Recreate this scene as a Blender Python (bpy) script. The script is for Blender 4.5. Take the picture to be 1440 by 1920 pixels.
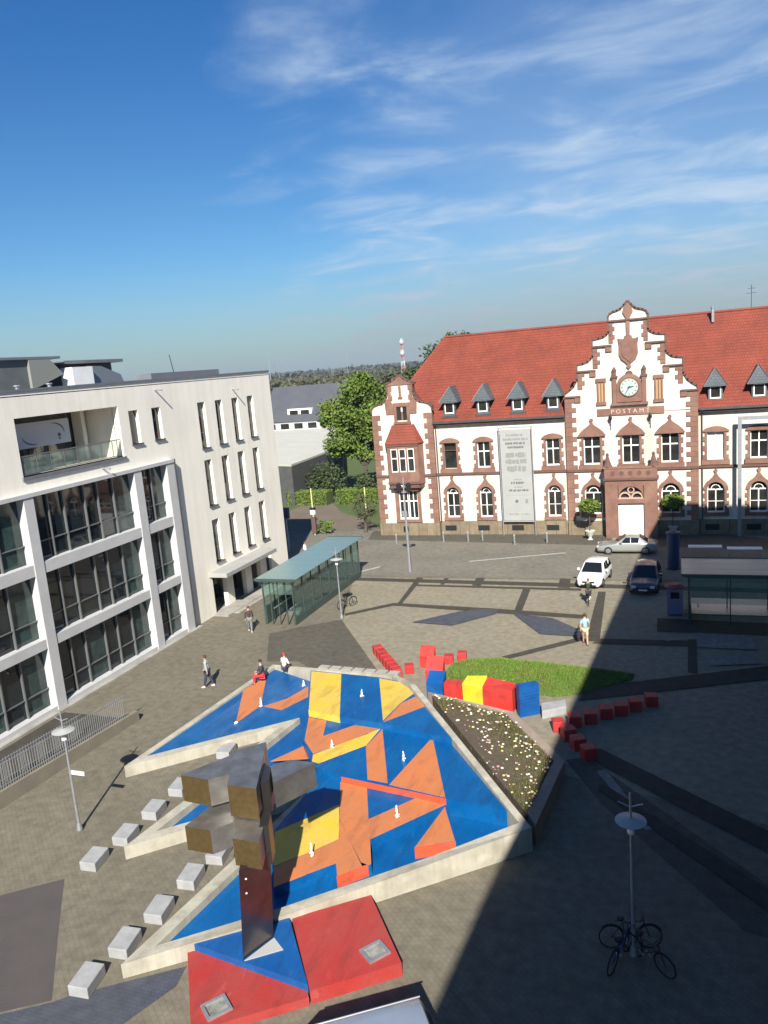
import bpy, bmesh, math, random
from math import radians, sin, cos, pi, sqrt, atan2
from mathutils import Vector, Matrix
random.seed(7)
sc = bpy.context.scene
col = sc.collection
for o in list(bpy.data.objects): bpy.data.objects.remove(o)

# ------------------------------------------------------------------ camera
F_PX, ROLL, PITCH, CAM_H = 1470.0, radians(4.75), radians(10.7), 16.5
_down = Vector((sin(ROLL)*cos(PITCH), cos(ROLL)*cos(PITCH), sin(PITCH)))
_d = Vector((-3200.0-720, 1006.0-960, F_PX)); _d = (_d - _down*_d.dot(_down)).normalized()
_X = -_d; _Z = -_down; _Y = _Z.cross(_X)
ROT = Matrix((_X, _Y, _Z))                      # image axes (right, down, forward) -> world axes
def ray(px, py): return ROT @ Vector((px-720.0, py-960.0, F_PX))
def G(px, py, z=0.0):                           # photo pixel -> point of the level z
    r = ray(px, py); t = (z-CAM_H)/r.z
    return Vector((r.x*t, r.y*t, z))
def g2(px, py, z=0.0): p = G(px, py, z); return (p.x, p.y)
cam = bpy.data.cameras.new('camera'); camo = bpy.data.objects.new('camera', cam); col.objects.link(camo)
cam.sensor_fit = 'VERTICAL'; cam.sensor_height = 24.0; cam.sensor_width = 18.0
cam.lens = 24.0*F_PX/1920.0
cam.clip_start = 0.1; cam.clip_end = 20000
_r, _u, _b = ROT.col[0], -ROT.col[1], -ROT.col[2]
camo.matrix_world = Matrix(((_r.x,_u.x,_b.x,0),(_r.y,_u.y,_b.y,0),(_r.z,_u.z,_b.z,CAM_H),(0,0,0,1)))
sc.camera = camo

# ------------------------------------------------------------------ sky, sun, exposure
EL = radians(36.5); AZ = Vector((0.322, -0.947)).normalized()
world = bpy.data.worlds.new('World'); sc.world = world; world.use_nodes = True
nt = world.node_tree; nt.nodes.clear()
def N(t, **kw):
    n = nt.nodes.new(t)
    for k, v in kw.items(): setattr(n, k, v)
    return n
def Lk(a, b): nt.links.new(a, b)
def mth(op, a, b=None, c=None, clamp=False):
    n = N('ShaderNodeMath', operation=op); n.use_clamp = clamp
    for i, v in enumerate((a, b, c)):
        if v is None: continue
        if hasattr(v, 'links') or hasattr(v, 'is_linked'): Lk(v, n.inputs[i])
        else: n.inputs[i].default_value = v
    return n.outputs[0]
def smooth(v, a, b):
    n = N('ShaderNodeMapRange', interpolation_type='SMOOTHSTEP'); Lk(v, n.inputs[0]); n.inputs[1].default_value = a; n.inputs[2].default_value = b
    return n.outputs[0]
sky = N('ShaderNodeTexSky', sky_type='NISHITA'); sky.sun_disc = False
sky.sun_elevation = EL; sky.sun_rotation = atan2(AZ.x, AZ.y); sky.altitude = 60
sky.air_density = 1.0; sky.dust_density = 0.6; sky.ozone_density = 2.2
tc = N('ShaderNodeTexCoord'); sep = N('ShaderNodeSeparateXYZ'); Lk(tc.outputs['Generated'], sep.inputs[0])
dx, dy, dz = sep.outputs
zc = mth('MAXIMUM', dz, 0.0)
uu = mth('DIVIDE', dx, mth('ADD', zc, 0.10)); vv = mth('DIVIDE', dy, mth('ADD', zc, 0.10))
comb = N('ShaderNodeCombineXYZ'); Lk(uu, comb.inputs[0]); Lk(vv, comb.inputs[1])
mp = N('ShaderNodeMapping'); Lk(comb.outputs[0], mp.inputs[0]); mp.inputs['Rotation'].default_value = (0,0,radians(38)); mp.inputs['Scale'].default_value = (1.0, 1.3, 1); mp.inputs['Location'].default_value = (3.1, 0.4, 0)
n1 = N('ShaderNodeTexNoise'); Lk(mp.outputs[0], n1.inputs['Vector']); n1.inputs['Scale'].default_value = 1.75; n1.inputs['Detail'].default_value = 9; n1.inputs['Roughness'].default_value = 0.56; n1.inputs['Distortion'].default_value = 0.5
n2 = N('ShaderNodeTexNoise'); Lk(comb.outputs[0], n2.inputs['Vector']); n2.inputs['Scale'].default_value = 0.42; n2.inputs['Detail'].default_value = 3
az = mth('ARCTAN2', dx, dy)
azw = mth('ADD', az, mth('MULTIPLY', mth('SUBTRACT', n1.outputs[0], 0.5), 0.55))
mask = mth('MULTIPLY', smooth(azw, -0.52, -0.20), smooth(az, 1.0, 0.45))
wisp = smooth(mth('ADD', mth('MULTIPLY', n1.outputs[0], 0.8), mth('MULTIPLY', n2.outputs[0], 0.35)), 0.49, 0.82)
low = smooth(dz, 0.62, 0.05)
veil = mth('MULTIPLY', low, 0.34)
cl = mth('MULTIPLY', mask, mth('ADD', mth('MULTIPLY', wisp, 0.85), mth('MULTIPLY', veil, 0.9)), clamp=True)
hs = N('ShaderNodeHueSaturation'); Lk(sky.outputs[0], hs.inputs['Color']); hs.inputs['Saturation'].default_value = 1.12; hs.inputs['Value'].default_value = 1.0
tn = N('ShaderNodeMix', data_type='RGBA', blend_type='MULTIPLY'); tn.inputs[0].default_value = 1.0; Lk(hs.outputs[0], tn.inputs[6]); tnc = N('ShaderNodeMix', data_type='RGBA'); Lk(smooth(dz, 0.55, 0.08), tnc.inputs[0]); tnc.inputs[6].default_value = (0.27, 0.78, 1.26, 1); tnc.inputs[7].default_value = (0.60, 0.92, 1.16, 1); Lk(tnc.outputs[2], tn.inputs[7])
mixc = N('ShaderNodeMix', data_type='RGBA'); Lk(cl, mixc.inputs[0]); Lk(tn.outputs[2], mixc.inputs[6]); mixc.inputs[7].default_value = (5.8, 7.4, 9.4, 1)
hz = mth('MULTIPLY', smooth(dz, 0.15, -0.01), mth('ADD', 0.62, mth('MULTIPLY', mask, 0.3)))
mixh = N('ShaderNodeMix', data_type='RGBA'); Lk(hz, mixh.inputs[0]); Lk(mixc.outputs[2], mixh.inputs[6]); mixh.inputs[7].default_value = (4.1, 4.8, 5.1, 1)
bg = N('ShaderNodeBackground'); Lk(mixh.outputs[2], bg.inputs[0]); bg.inputs[1].default_value = 0.05
wo = N('ShaderNodeOutputWorld'); Lk(bg.outputs[0], wo.inputs[0])

sd = bpy.data.lights.new('sun', 'SUN'); sd.energy = 5.0; sd.angle = radians(0.53); sd.color = (1.0, 0.945, 0.86)
so = bpy.data.objects.new('sun', sd); col.objects.link(so)
_dir = Vector((-AZ.x*cos(EL), -AZ.y*cos(EL), -sin(EL)))
so.rotation_euler = _dir.to_track_quat('-Z', 'Y').to_euler(); so.location = (20, -30, 60)

vs = sc.view_settings
vs.view_transform = 'Standard'; vs.look = 'None'; vs.gamma = 1.0; vs.use_curve_mapping = False
vs.exposure = 0.88
sc.render.resolution_x = 768; sc.render.resolution_y = 1024

# ------------------------------------------------------------------ helpers
BASE = {}
def tag(o, label=None, cat=None, group=None, kind=None):
    if label: o['label'] = label
    if cat: o['category'] = cat
    if group: o['group'] = group
    if kind: o['kind'] = kind
    return o
def thing(name, label, cat, loc=(0,0,0), group=None, local=False, rotz=0.0):
    o = bpy.data.objects.new(name, None); col.objects.link(o); o.empty_display_size = 0.2
    o.location = loc; o.rotation_euler = (0,0,rotz)
    BASE[o.name] = Vector((0,0,0)) if local else Vector(loc)
    return tag(o, label, cat, group)
def mobj(name, vs_, fs, mat, parent=None, smooth=False, center=True):
    me = bpy.data.meshes.new(name)
    if parent is not None: off = BASE.get(parent.name, Vector((0,0,0)))
    elif center and vs_:
        xs = [v[0] for v in vs_]; ys = [v[1] for v in vs_]; zs = [v[2] for v in vs_]
        off = Vector(((min(xs)+max(xs))/2, (min(ys)+max(ys))/2, min(zs)))
    else: off = Vector((0,0,0))
    me.from_pydata([(v[0]-off.x, v[1]-off.y, v[2]-off.z) for v in vs_], [], fs)
    mats = mat if isinstance(mat, (list, tuple)) else [mat]
    for m in mats: me.materials.append(m)
    if smooth: me.polygons.foreach_set('use_smooth', [True]*len(me.polygons))
    o = bpy.data.objects.new(name, me); col.objects.link(o)
    if parent is not None: o.parent = parent; BASE[o.name] = off
    else: o.location = off; BASE[o.name] = off
    return o
def fix(o):                                     # consistent outward normals
    bm = bmesh.new(); bm.from_mesh(o.data); bmesh.ops.recalc_face_normals(bm, faces=bm.faces[:]); bm.to_mesh(o.data); bm.free(); return o
def bev(o, w, seg=1):
    bm = bmesh.new(); bm.from_mesh(o.data)
    bmesh.ops.recalc_face_normals(bm, faces=bm.faces[:])
    es = [e for e in bm.edges if len(e.link_faces) == 2 and e.calc_face_angle(0) > 0.5]
    bmesh.ops.bevel(bm, geom=es, offset=w, segments=seg, affect='EDGES', profile=0.6)
    bm.to_mesh(o.data); bm.free(); return o
class MB:
    def __init__(s): s.v = []; s.f = []
    def add(s, v, f):
        n = len(s.v); s.v += [tuple(p) for p in v]; s.f += [tuple(i+n for i in q) for q in f]; return s
    def box(s, x0, x1, y0, y1, z0, z1):
        return s.add([(x0,y0,z0),(x1,y0,z0),(x1,y1,z0),(x0,y1,z0),(x0,y0,z1),(x1,y0,z1),(x1,y1,z1),(x0,y1,z1)],
                     [(0,3,2,1),(4,5,6,7),(0,1,5,4),(1,2,6,5),(2,3,7,6),(3,0,4,7)])
    def prism(s, poly, z0, z1):                 # poly in XY; z1 may be a list per vertex
        n = len(poly)
        if sum(poly[i][0]*poly[(i+1)%n][1]-poly[(i+1)%n][0]*poly[i][1] for i in range(n)) < 0:
            poly = poly[::-1]
            if isinstance(z1, (list, tuple)): z1 = z1[::-1]
        zt = z1 if isinstance(z1, (list, tuple)) else [z1]*n
        v = [(p[0],p[1],z0) for p in poly]+[(p[0],p[1],zt[i]) for i, p in enumerate(poly)]
        return s.add(v, [tuple(range(n))[::-1], tuple(range(n,2*n))]+[(i,(i+1)%n,(i+1)%n+n,i+n) for i in range(n)])
    def pxz(s, poly, y0, y1):                   # poly in XZ, extruded along Y from y0 (front) to y1
        n = len(poly)
        if sum(poly[i][0]*poly[(i+1)%n][1]-poly[(i+1)%n][0]*poly[i][1] for i in range(n)) < 0: poly = poly[::-1]
        v = [(p[0],y0,p[1]) for p in poly]+[(p[0],y1,p[1]) for p in poly]
        return s.add(v, [tuple(range(n)), tuple(range(n,2*n))[::-1]]+[((i+1)%n,i,i+n,(i+1)%n+n) for i in range(n)])
    def pyz(s, poly, x0, x1):                   # poly in YZ, extruded along X, x1 > x0
        n = len(poly)
        if sum(poly[i][0]*poly[(i+1)%n][1]-poly[(i+1)%n][0]*poly[i][1] for i in range(n)) < 0: poly = poly[::-1]
        v = [(x0,p[0],p[1]) for p in poly]+[(x1,p[0],p[1]) for p in poly]
        return s.add(v, [tuple(range(n))[::-1], tuple(range(n,2*n))]+[(i,(i+1)%n,(i+1)%n+n,i+n) for i in range(n)])
    def tube(s, pts, r, seg=8, cap=True):
        pts = [Vector(p) for p in pts]; rs = r if isinstance(r, (list, tuple)) else [r]*len(pts)
        rings = []; n0 = len(s.v); prev = None
        for i, p in enumerate(pts):
            t = (pts[min(i+1,len(pts)-1)]-pts[max(i-1,0)]).normalized()
            if prev is None:
                a = Vector((0,0,1)) if abs(t.z) < 0.9 else Vector((1,0,0)); nrm = t.cross(a).normalized()
            else: nrm = (prev - t*prev.dot(t)).normalized()
            prev = nrm; b = t.cross(nrm)
            for k in range(seg):
                an = 2*pi*k/seg; s.v.append(tuple(p+(nrm*cos(an)+b*sin(an))*rs[i]))
        for i in range(len(pts)-1):
            for k in range(seg):
                a = n0+i*seg+k; b2 = n0+i*seg+(k+1)%seg
                s.f.append((a, b2, b2+seg, a+seg))
        if cap:
            s.f.append(tuple(n0+k for k in range(seg))[::-1]); e = n0+(len(pts)-1)*seg; s.f.append(tuple(e+k for k in range(seg)))
        return s
    def lathe(s, prof, cx=0, cy=0, cz=0, seg=16):
        n0 = len(s.v)
        for r, z in prof:
            for k in range(seg):
                an = 2*pi*k/seg; s.v.append((cx+r*cos(an), cy+r*sin(an), cz+z))
        for i in range(len(prof)-1):
            for k in range(seg):
                a = n0+i*seg+k; b = n0+i*seg+(k+1)%seg; s.f.append((a,b,b+seg,a+seg))
        s.f.append(tuple(n0+k for k in range(seg))[::-1]); e = n0+(len(prof)-1)*seg; s.f.append(tuple(e+k for k in range(seg)))
        return s
    def build(s, name, mat, parent=None, smooth=False): return mobj(name, s.v, s.f, mat, parent, smooth)
def box(name, x0, x1, y0, y1, z0, z1, mat, parent=None): return MB().box(min(x0,x1),max(x0,x1),min(y0,y1),max(y0,y1),z0,z1).build(name, mat, parent)
def sheet(name, pts, z, mat, parent=None):
    n = len(pts)
    if sum(pts[i][0]*pts[(i+1)%n][1]-pts[(i+1)%n][0]*pts[i][1] for i in range(n)) < 0: pts = pts[::-1]
    return mobj(name, [(p[0],p[1],z) for p in pts], [tuple(range(n))], mat, parent)
def dup(o, parent=None, loc=None, rotz=None, label=None):
    c = o.copy(); col.objects.link(c); c.parent = parent
    if loc is not None: c.location = loc
    if rotz is not None: c.rotation_euler = (0,0,rotz)
    if label: c['label'] = label
    for ch in list(o.children): dup(ch, c)
    return c

# ------------------------------------------------------------------ materials
def mat(name, c1, c2=None, scale=3.0, rough=0.8, metal=0.0, bump=0.0, bscale=40.0, detail=5.0, c3=None, s3=0.3, spec=0.5, coat=0.0, lo=0.35, hi=0.65):
    m = bpy.data.materials.new(name); m.use_nodes = True; t = m.node_tree; b = t.nodes['Principled BSDF']
    b.inputs['Roughness'].default_value = rough; b.inputs['Metallic'].default_value = metal
    b.inputs['Specular IOR Level'].default_value = spec; b.inputs['Coat Weight'].default_value = coat; b.inputs['Coat Roughness'].default_value = 0.08
    b.inputs['Base Color'].default_value = (*c1, 1)
    geo = t.nodes.new('ShaderNodeNewGeometry')
    if c2 is not None:
        n = t.nodes.new('ShaderNodeTexNoise'); n.inputs['Scale'].default_value = scale; n.inputs['Detail'].default_value = detail; n.inputs['Roughness'].default_value = 0.6
        t.links.new(geo.outputs['Position'], n.inputs['Vector'])
        r = t.nodes.new('ShaderNodeMapRange'); r.inputs[1].default_value = lo; r.inputs[2].default_value = hi; t.links.new(n.outputs[0], r.inputs[0])
        x = t.nodes.new('ShaderNodeMix'); x.data_type = 'RGBA'; t.links.new(r.outputs[0], x.inputs[0]); x.inputs[6].default_value = (*c1,1); x.inputs[7].default_value = (*c2,1)
        out = x.outputs[2]
        if c3 is not None:
            n3 = t.nodes.new('ShaderNodeTexNoise'); n3.inputs['Scale'].default_value = s3; n3.inputs['Detail'].default_value = 4; t.links.new(geo.outputs['Position'], n3.inputs['Vector'])
            r3 = t.nodes.new('ShaderNodeMapRange'); r3.inputs[1].default_value = 0.48; r3.inputs[2].default_value = 0.72; t.links.new(n3.outputs[0], r3.inputs[0])
            x3 = t.nodes.new('ShaderNodeMix'); x3.data_type = 'RGBA'; t.links.new(r3.outputs[0], x3.inputs[0]); t.links.new(out, x3.inputs[6]); x3.inputs[7].default_value = (*c3,1)
            out = x3.outputs[2]
        t.links.new(out, b.inputs['Base Color'])
    if bump:
        nb = t.nodes.new('ShaderNodeTexNoise'); nb.inputs['Scale'].default_value = bscale; nb.inputs['Detail'].default_value = 4; t.links.new(geo.outputs['Position'], nb.inputs['Vector'])
        bp = t.nodes.new('ShaderNodeBump'); bp.inputs['Strength'].default_value = bump; bp.inputs['Distance'].default_value = 0.03
        t.links.new(nb.outputs[0], bp.inputs['Height']); t.links.new(bp.outputs[0], b.inputs['Normal'])
    return m
def paving(name, c1, c2, joint, size=0.22, ratio=1.0, rot=0.0, stain=None, rough=0.85, js=0.09):
    m = mat(name, c1, rough=rough, spec=0.2); t = m.node_tree; b = t.nodes['Principled BSDF']
    geo = t.nodes.new('ShaderNodeNewGeometry'); mp_ = t.nodes.new('ShaderNodeMapping'); mp_.inputs['Rotation'].default_value = (0,0,rot)
    t.links.new(geo.outputs['Position'], mp_.inputs[0])
    br = t.nodes.new('ShaderNodeTexBrick'); br.inputs['Scale'].default_value = 1.0; br.inputs['Brick Width'].default_value = size*ratio; br.inputs['Row Height'].default_value = size
    br.inputs['Mortar Size'].default_value = size*js; br.inputs['Mortar Smooth'].default_value = 0.4
    br.inputs['Color1'].default_value = (*c1,1); br.inputs['Color2'].default_value = (*c2,1); br.inputs['Mortar'].default_value = (*joint,1)
    t.links.new(mp_.outputs[0], br.inputs['Vector'])
    n = t.nodes.new('ShaderNodeTexNoise'); n.inputs['Scale'].default_value = 0.28; n.inputs['Detail'].default_value = 8; n.inputs['Roughness'].default_value = 0.68; t.links.new(geo.outputs['Position'], n.inputs['Vector'])
    r = t.nodes.new('ShaderNodeMapRange'); r.inputs[1].default_value = 0.36; r.inputs[2].default_value = 0.66; r.inputs[3].default_value = 0.0; r.inputs[4].default_value = 0.75; t.links.new(n.outputs[0], r.inputs[0])
    x = t.nodes.new('ShaderNodeMix'); x.data_type = 'RGBA'; t.links.new(r.outputs[0], x.inputs[0]); t.links.new(br.outputs[0], x.inputs[6]); x.inputs[7].default_value = (*(stain or tuple(v*0.72 for v in c1)),1)
    n2_ = t.nodes.new('ShaderNodeTexNoise'); n2_.inputs['Scale'].default_value = 2.6; n2_.inputs['Detail'].default_value = 6; t.links.new(geo.outputs['Position'], n2_.inputs['Vector'])
    r2 = t.nodes.new('ShaderNodeMapRange'); r2.inputs[1].default_value = 0.3; r2.inputs[2].default_value = 0.7; r2.inputs[3].default_value = 0.82; r2.inputs[4].default_value = 1.16; t.links.new(n2_.outputs[0], r2.inputs[0])
    x2 = t.nodes.new('ShaderNodeMix'); x2.data_type = 'RGBA'; x2.blend_type = 'MULTIPLY'; x2.inputs[0].default_value = 1.0; t.links.new(x.outputs[2], x2.inputs[6]); t.links.new(r2.outputs[0], x2.inputs[7])
    t.links.new(x2.outputs[2], b.inputs['Base Color'])
    bp = t.nodes.new('ShaderNodeBump'); bp.inputs['Strength'].default_value = 0.25; bp.inputs['Distance'].default_value = 0.006; bp.invert = True
    t.links.new(br.outputs['Fac'], bp.inputs['Height']); t.links.new(bp.outputs[0], b.inputs['Normal'])
    return m
def rows(name, c1, c2, dirty, row=0.33, wid=0.3, axis='XZ', rough=0.75, bump=0.8):     # roof tiles in courses
    m = mat(name, c1, rough=rough); t = m.node_tree; b = t.nodes['Principled BSDF']
    geo = t.nodes.new('ShaderNodeNewGeometry'); sp = t.nodes.new('ShaderNodeSeparateXYZ'); t.links.new(geo.outputs['Position'], sp.inputs[0])
    cb = t.nodes.new('ShaderNodeCombineXYZ')
    t.links.new(sp.outputs[0 if axis == 'XZ' else 1], cb.inputs[0]); t.links.new(sp.outputs[2], cb.inputs[1])
    br = t.nodes.new('ShaderNodeTexBrick'); br.inputs['Scale'].default_value = 1.0; br.inputs['Brick Width'].default_value = wid; br.inputs['Row Height'].default_value = row
    br.inputs['Mortar Size'].default_value = row*0.10; br.inputs['Mortar Smooth'].default_value = 0.6
    br.inputs['Color1'].default_value = (*c1,1); br.inputs['Color2'].default_value = (*c2,1); br.inputs['Mortar'].default_value = (*dirty,1)
    t.links.new(cb.outputs[0], br.inputs['Vector'])
    n = t.nodes.new('ShaderNodeTexNoise'); n.inputs['Scale'].default_value = 0.6; n.inputs['Detail'].default_value = 6; t.links.new(geo.outputs['Position'], n.inputs['Vector'])
    r = t.nodes.new('ShaderNodeMapRange'); r.inputs[1].default_value = 0.3; r.inputs[2].default_value = 0.7; r.inputs[3].default_value = 0.84; r.inputs[4].default_value = 1.12; t.links.new(n.outputs[0], r.inputs[0])
    x2 = t.nodes.new('ShaderNodeMix'); x2.data_type = 'RGBA'; x2.blend_type = 'MULTIPLY'; x2.inputs[0].default_value = 1.0; t.links.new(br.outputs[0], x2.inputs[6]); t.links.new(r.outputs[0], x2.inputs[7])
    t.links.new(x2.outputs[2], b.inputs['Base Color'])
    wv = t.nodes.new('ShaderNodeMath'); wv.operation = 'DIVIDE'; t.links.new(sp.outputs[2], wv.inputs[0]); wv.inputs[1].default_value = row
    fr = t.nodes.new('ShaderNodeMath'); fr.operation = 'FRACT'; t.links.new(wv.outputs[0], fr.inputs[0])
    bp = t.nodes.new('ShaderNodeBump'); bp.inputs['Strength'].default_value = bump; bp.inputs['Distance'].default_value = 0.05; bp.invert = True
    t.links.new(fr.outputs[0], bp.inputs['Height']); t.links.new(bp.outputs[0], b.inputs['Normal'])
    return m
def glassy(name, tint, gloss=0.12, trans=0.85, rough=0.03):
    m = bpy.data.materials.new(name); m.use_nodes = True; t = m.node_tree; t.nodes.clear()
    o = t.nodes.new('ShaderNodeOutputMaterial'); tr = t.nodes.new('ShaderNodeBsdfTransparent'); tr.inputs[0].default_value = (*tint,1)
    gl = t.nodes.new('ShaderNodeBsdfGlossy'); gl.inputs['Roughness'].default_value = rough; gl.inputs[0].default_value = (0.9,0.95,0.95,1)
    df = t.nodes.new('ShaderNodeBsdfDiffuse'); df.inputs[0].default_value = (tint[0]*0.35, tint[1]*0.5, tint[2]*0.48, 1)
    lw = t.nodes.new('ShaderNodeFresnel'); lw.inputs[0].default_value = 1.5
    ad = t.nodes.new('ShaderNodeMath'); ad.operation = 'ADD'; ad.use_clamp = True; t.links.new(lw.outputs[0], ad.inputs[0]); ad.inputs[1].default_value = gloss
    m1 = t.nodes.new('ShaderNodeMixShader'); m1.inputs[0].default_value = 1-trans; t.links.new(tr.outputs[0], m1.inputs[1]); t.links.new(df.outputs[0], m1.inputs[2])
    m2 = t.nodes.new('ShaderNodeMixShader'); t.links.new(ad.outputs[0], m2.inputs[0]); t.links.new(m1.outputs[0], m2.inputs[1]); t.links.new(gl.outputs[0], m2.inputs[2])
    t.links.new(m2.outputs[0], o.inputs[0]); return m
# ------------------------------------------------------------------ ground
TAN = radians(0)
m_terr = mat('terrain_soil', (0.075,0.085,0.045), (0.12,0.105,0.065), 0.02, 0.95, c3=(0.05,0.07,0.035), s3=0.008)
m_plaza = paving('paving_olive', (0.185,0.164,0.122), (0.168,0.150,0.112), (0.145,0.129,0.095), 0.16, 1.3, radians(40), stain=(0.126,0.113,0.084))
m_tan = paving('paving_tan', (0.262,0.232,0.165), (0.24,0.213,0.153), (0.222,0.198,0.143), 0.18, 1.0, radians(8), stain=(0.205,0.184,0.134))
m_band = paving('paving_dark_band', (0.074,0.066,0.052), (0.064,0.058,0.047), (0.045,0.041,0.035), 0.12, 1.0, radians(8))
m_road = paving('road_setts', (0.200,0.182,0.143), (0.182,0.167,0.133), (0.168,0.154,0.124), 0.2, 1.6, 0.0, stain=(0.135,0.125,0.105))
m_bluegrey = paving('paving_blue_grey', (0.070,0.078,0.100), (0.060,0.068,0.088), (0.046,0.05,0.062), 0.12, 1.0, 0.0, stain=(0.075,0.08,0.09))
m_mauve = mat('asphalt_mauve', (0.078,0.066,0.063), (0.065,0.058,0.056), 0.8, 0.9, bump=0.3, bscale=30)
m_grey = paving('paving_grey', (0.112,0.102,0.080), (0.10,0.092,0.073), (0.08,0.073,0.058), 0.18, 1.2, radians(40))
m_lite = paving('paving_pale', (0.26,0.25,0.225), (0.22,0.21,0.19), (0.16,0.15,0.14), 0.3, 1.5, radians(40))
m_grasssoil = mat('verge_green', (0.055,0.09,0.022), (0.09,0.11,0.035), 1.2, 0.95)
m_path = mat('park_path', (0.16,0.125,0.092), (0.13,0.105,0.075), 0.5, 0.95)

def stt(o): return tag(o, kind='structure')
stt(sheet('terrain', [(-7000,-300),(7000,-300),(7000,9000),(-7000,9000)], -0.03, m_terr))
stt(sheet('plaza', [(-60,-30),(45,-30),(45,73),(-60,73)], 0.0, m_plaza))
stt(sheet('road', [(-60,56.2),(45,56.2),(45,72.0),(-60,72.0)], 0.004, m_road))
stt(sheet('plaza_tan', [g2(643,1165), g2(722,1277), g2(800,1390), (8,25.5), (34,40.5), (34,56.3), g2(664,1082)], 0.005, m_tan))
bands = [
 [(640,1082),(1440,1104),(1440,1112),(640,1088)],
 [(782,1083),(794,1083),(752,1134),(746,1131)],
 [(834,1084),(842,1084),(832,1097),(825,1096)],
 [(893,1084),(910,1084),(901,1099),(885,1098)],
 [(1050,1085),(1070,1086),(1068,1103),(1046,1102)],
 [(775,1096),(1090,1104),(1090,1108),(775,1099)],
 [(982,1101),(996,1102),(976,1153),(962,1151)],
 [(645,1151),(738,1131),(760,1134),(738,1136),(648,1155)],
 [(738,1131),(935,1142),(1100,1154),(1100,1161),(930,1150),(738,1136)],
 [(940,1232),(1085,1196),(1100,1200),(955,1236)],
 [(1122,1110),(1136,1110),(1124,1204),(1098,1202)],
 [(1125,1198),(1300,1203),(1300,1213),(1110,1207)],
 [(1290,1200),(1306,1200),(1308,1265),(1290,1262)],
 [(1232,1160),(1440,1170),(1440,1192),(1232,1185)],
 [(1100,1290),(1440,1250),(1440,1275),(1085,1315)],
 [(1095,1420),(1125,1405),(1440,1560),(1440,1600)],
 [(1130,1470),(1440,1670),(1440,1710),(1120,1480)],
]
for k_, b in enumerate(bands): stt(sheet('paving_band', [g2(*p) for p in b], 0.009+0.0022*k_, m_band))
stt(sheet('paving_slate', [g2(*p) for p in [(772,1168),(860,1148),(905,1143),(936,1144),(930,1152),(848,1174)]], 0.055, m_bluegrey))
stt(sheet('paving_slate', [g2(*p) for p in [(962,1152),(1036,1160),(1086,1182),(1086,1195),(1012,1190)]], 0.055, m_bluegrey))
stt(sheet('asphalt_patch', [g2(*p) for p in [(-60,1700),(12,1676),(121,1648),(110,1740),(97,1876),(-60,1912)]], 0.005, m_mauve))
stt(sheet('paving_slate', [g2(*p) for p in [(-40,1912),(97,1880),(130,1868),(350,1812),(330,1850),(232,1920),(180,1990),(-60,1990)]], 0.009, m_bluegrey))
stt(sheet('paving_grey_area', [g2(*p) for p in [(505,1188),(560,1176),(640,1162),(722,1277),(800,1390),(560,1240),(500,1240)]], 0.004, m_grey))
stt(sheet('paving_strip', [g2(*p) for p in [(1060,1425),(1100,1420),(1440,1660),(1440,1760),(1395,1745),(1130,1510)]], 0.006, m_grey))
stt(sheet('paving_pale_strip', [g2(*p) for p in [(1118,1446),(1135,1444),(1215,1540),(1222,1556),(1210,1556)]], 0.012, m_lite))
for q in [[(1305,1188),(1410,1193),(1420,1220),(1308,1215)],[(1245,1198),(1262,1196),(1290,1200),(1250,1204)],[(1320,1232),(1400,1230),(1432,1246),(1330,1250)]]:
    stt(sheet('paving_pale_slab', [g2(*p) for p in q], 0.058, m_lite))
stt(sheet('pavement', [g2(*p) for p in [(690,1012),(1440,1030),(1440,1010),(1300,996),(700,996)]], 0.008, m_grey))
# back of the post office corner: lane, park path, verges
stt(sheet('park_ground', [(-95,72.2),(-27.6,72.2),(-27.6,170),(-140,170)], -0.012, m_grasssoil))
stt(sheet('park_path', [g2(*p) for p in [(545,1040),(700,1000),(712,985),(640,960),(615,935),(560,950),(540,960)]], -0.004, m_path))
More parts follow.
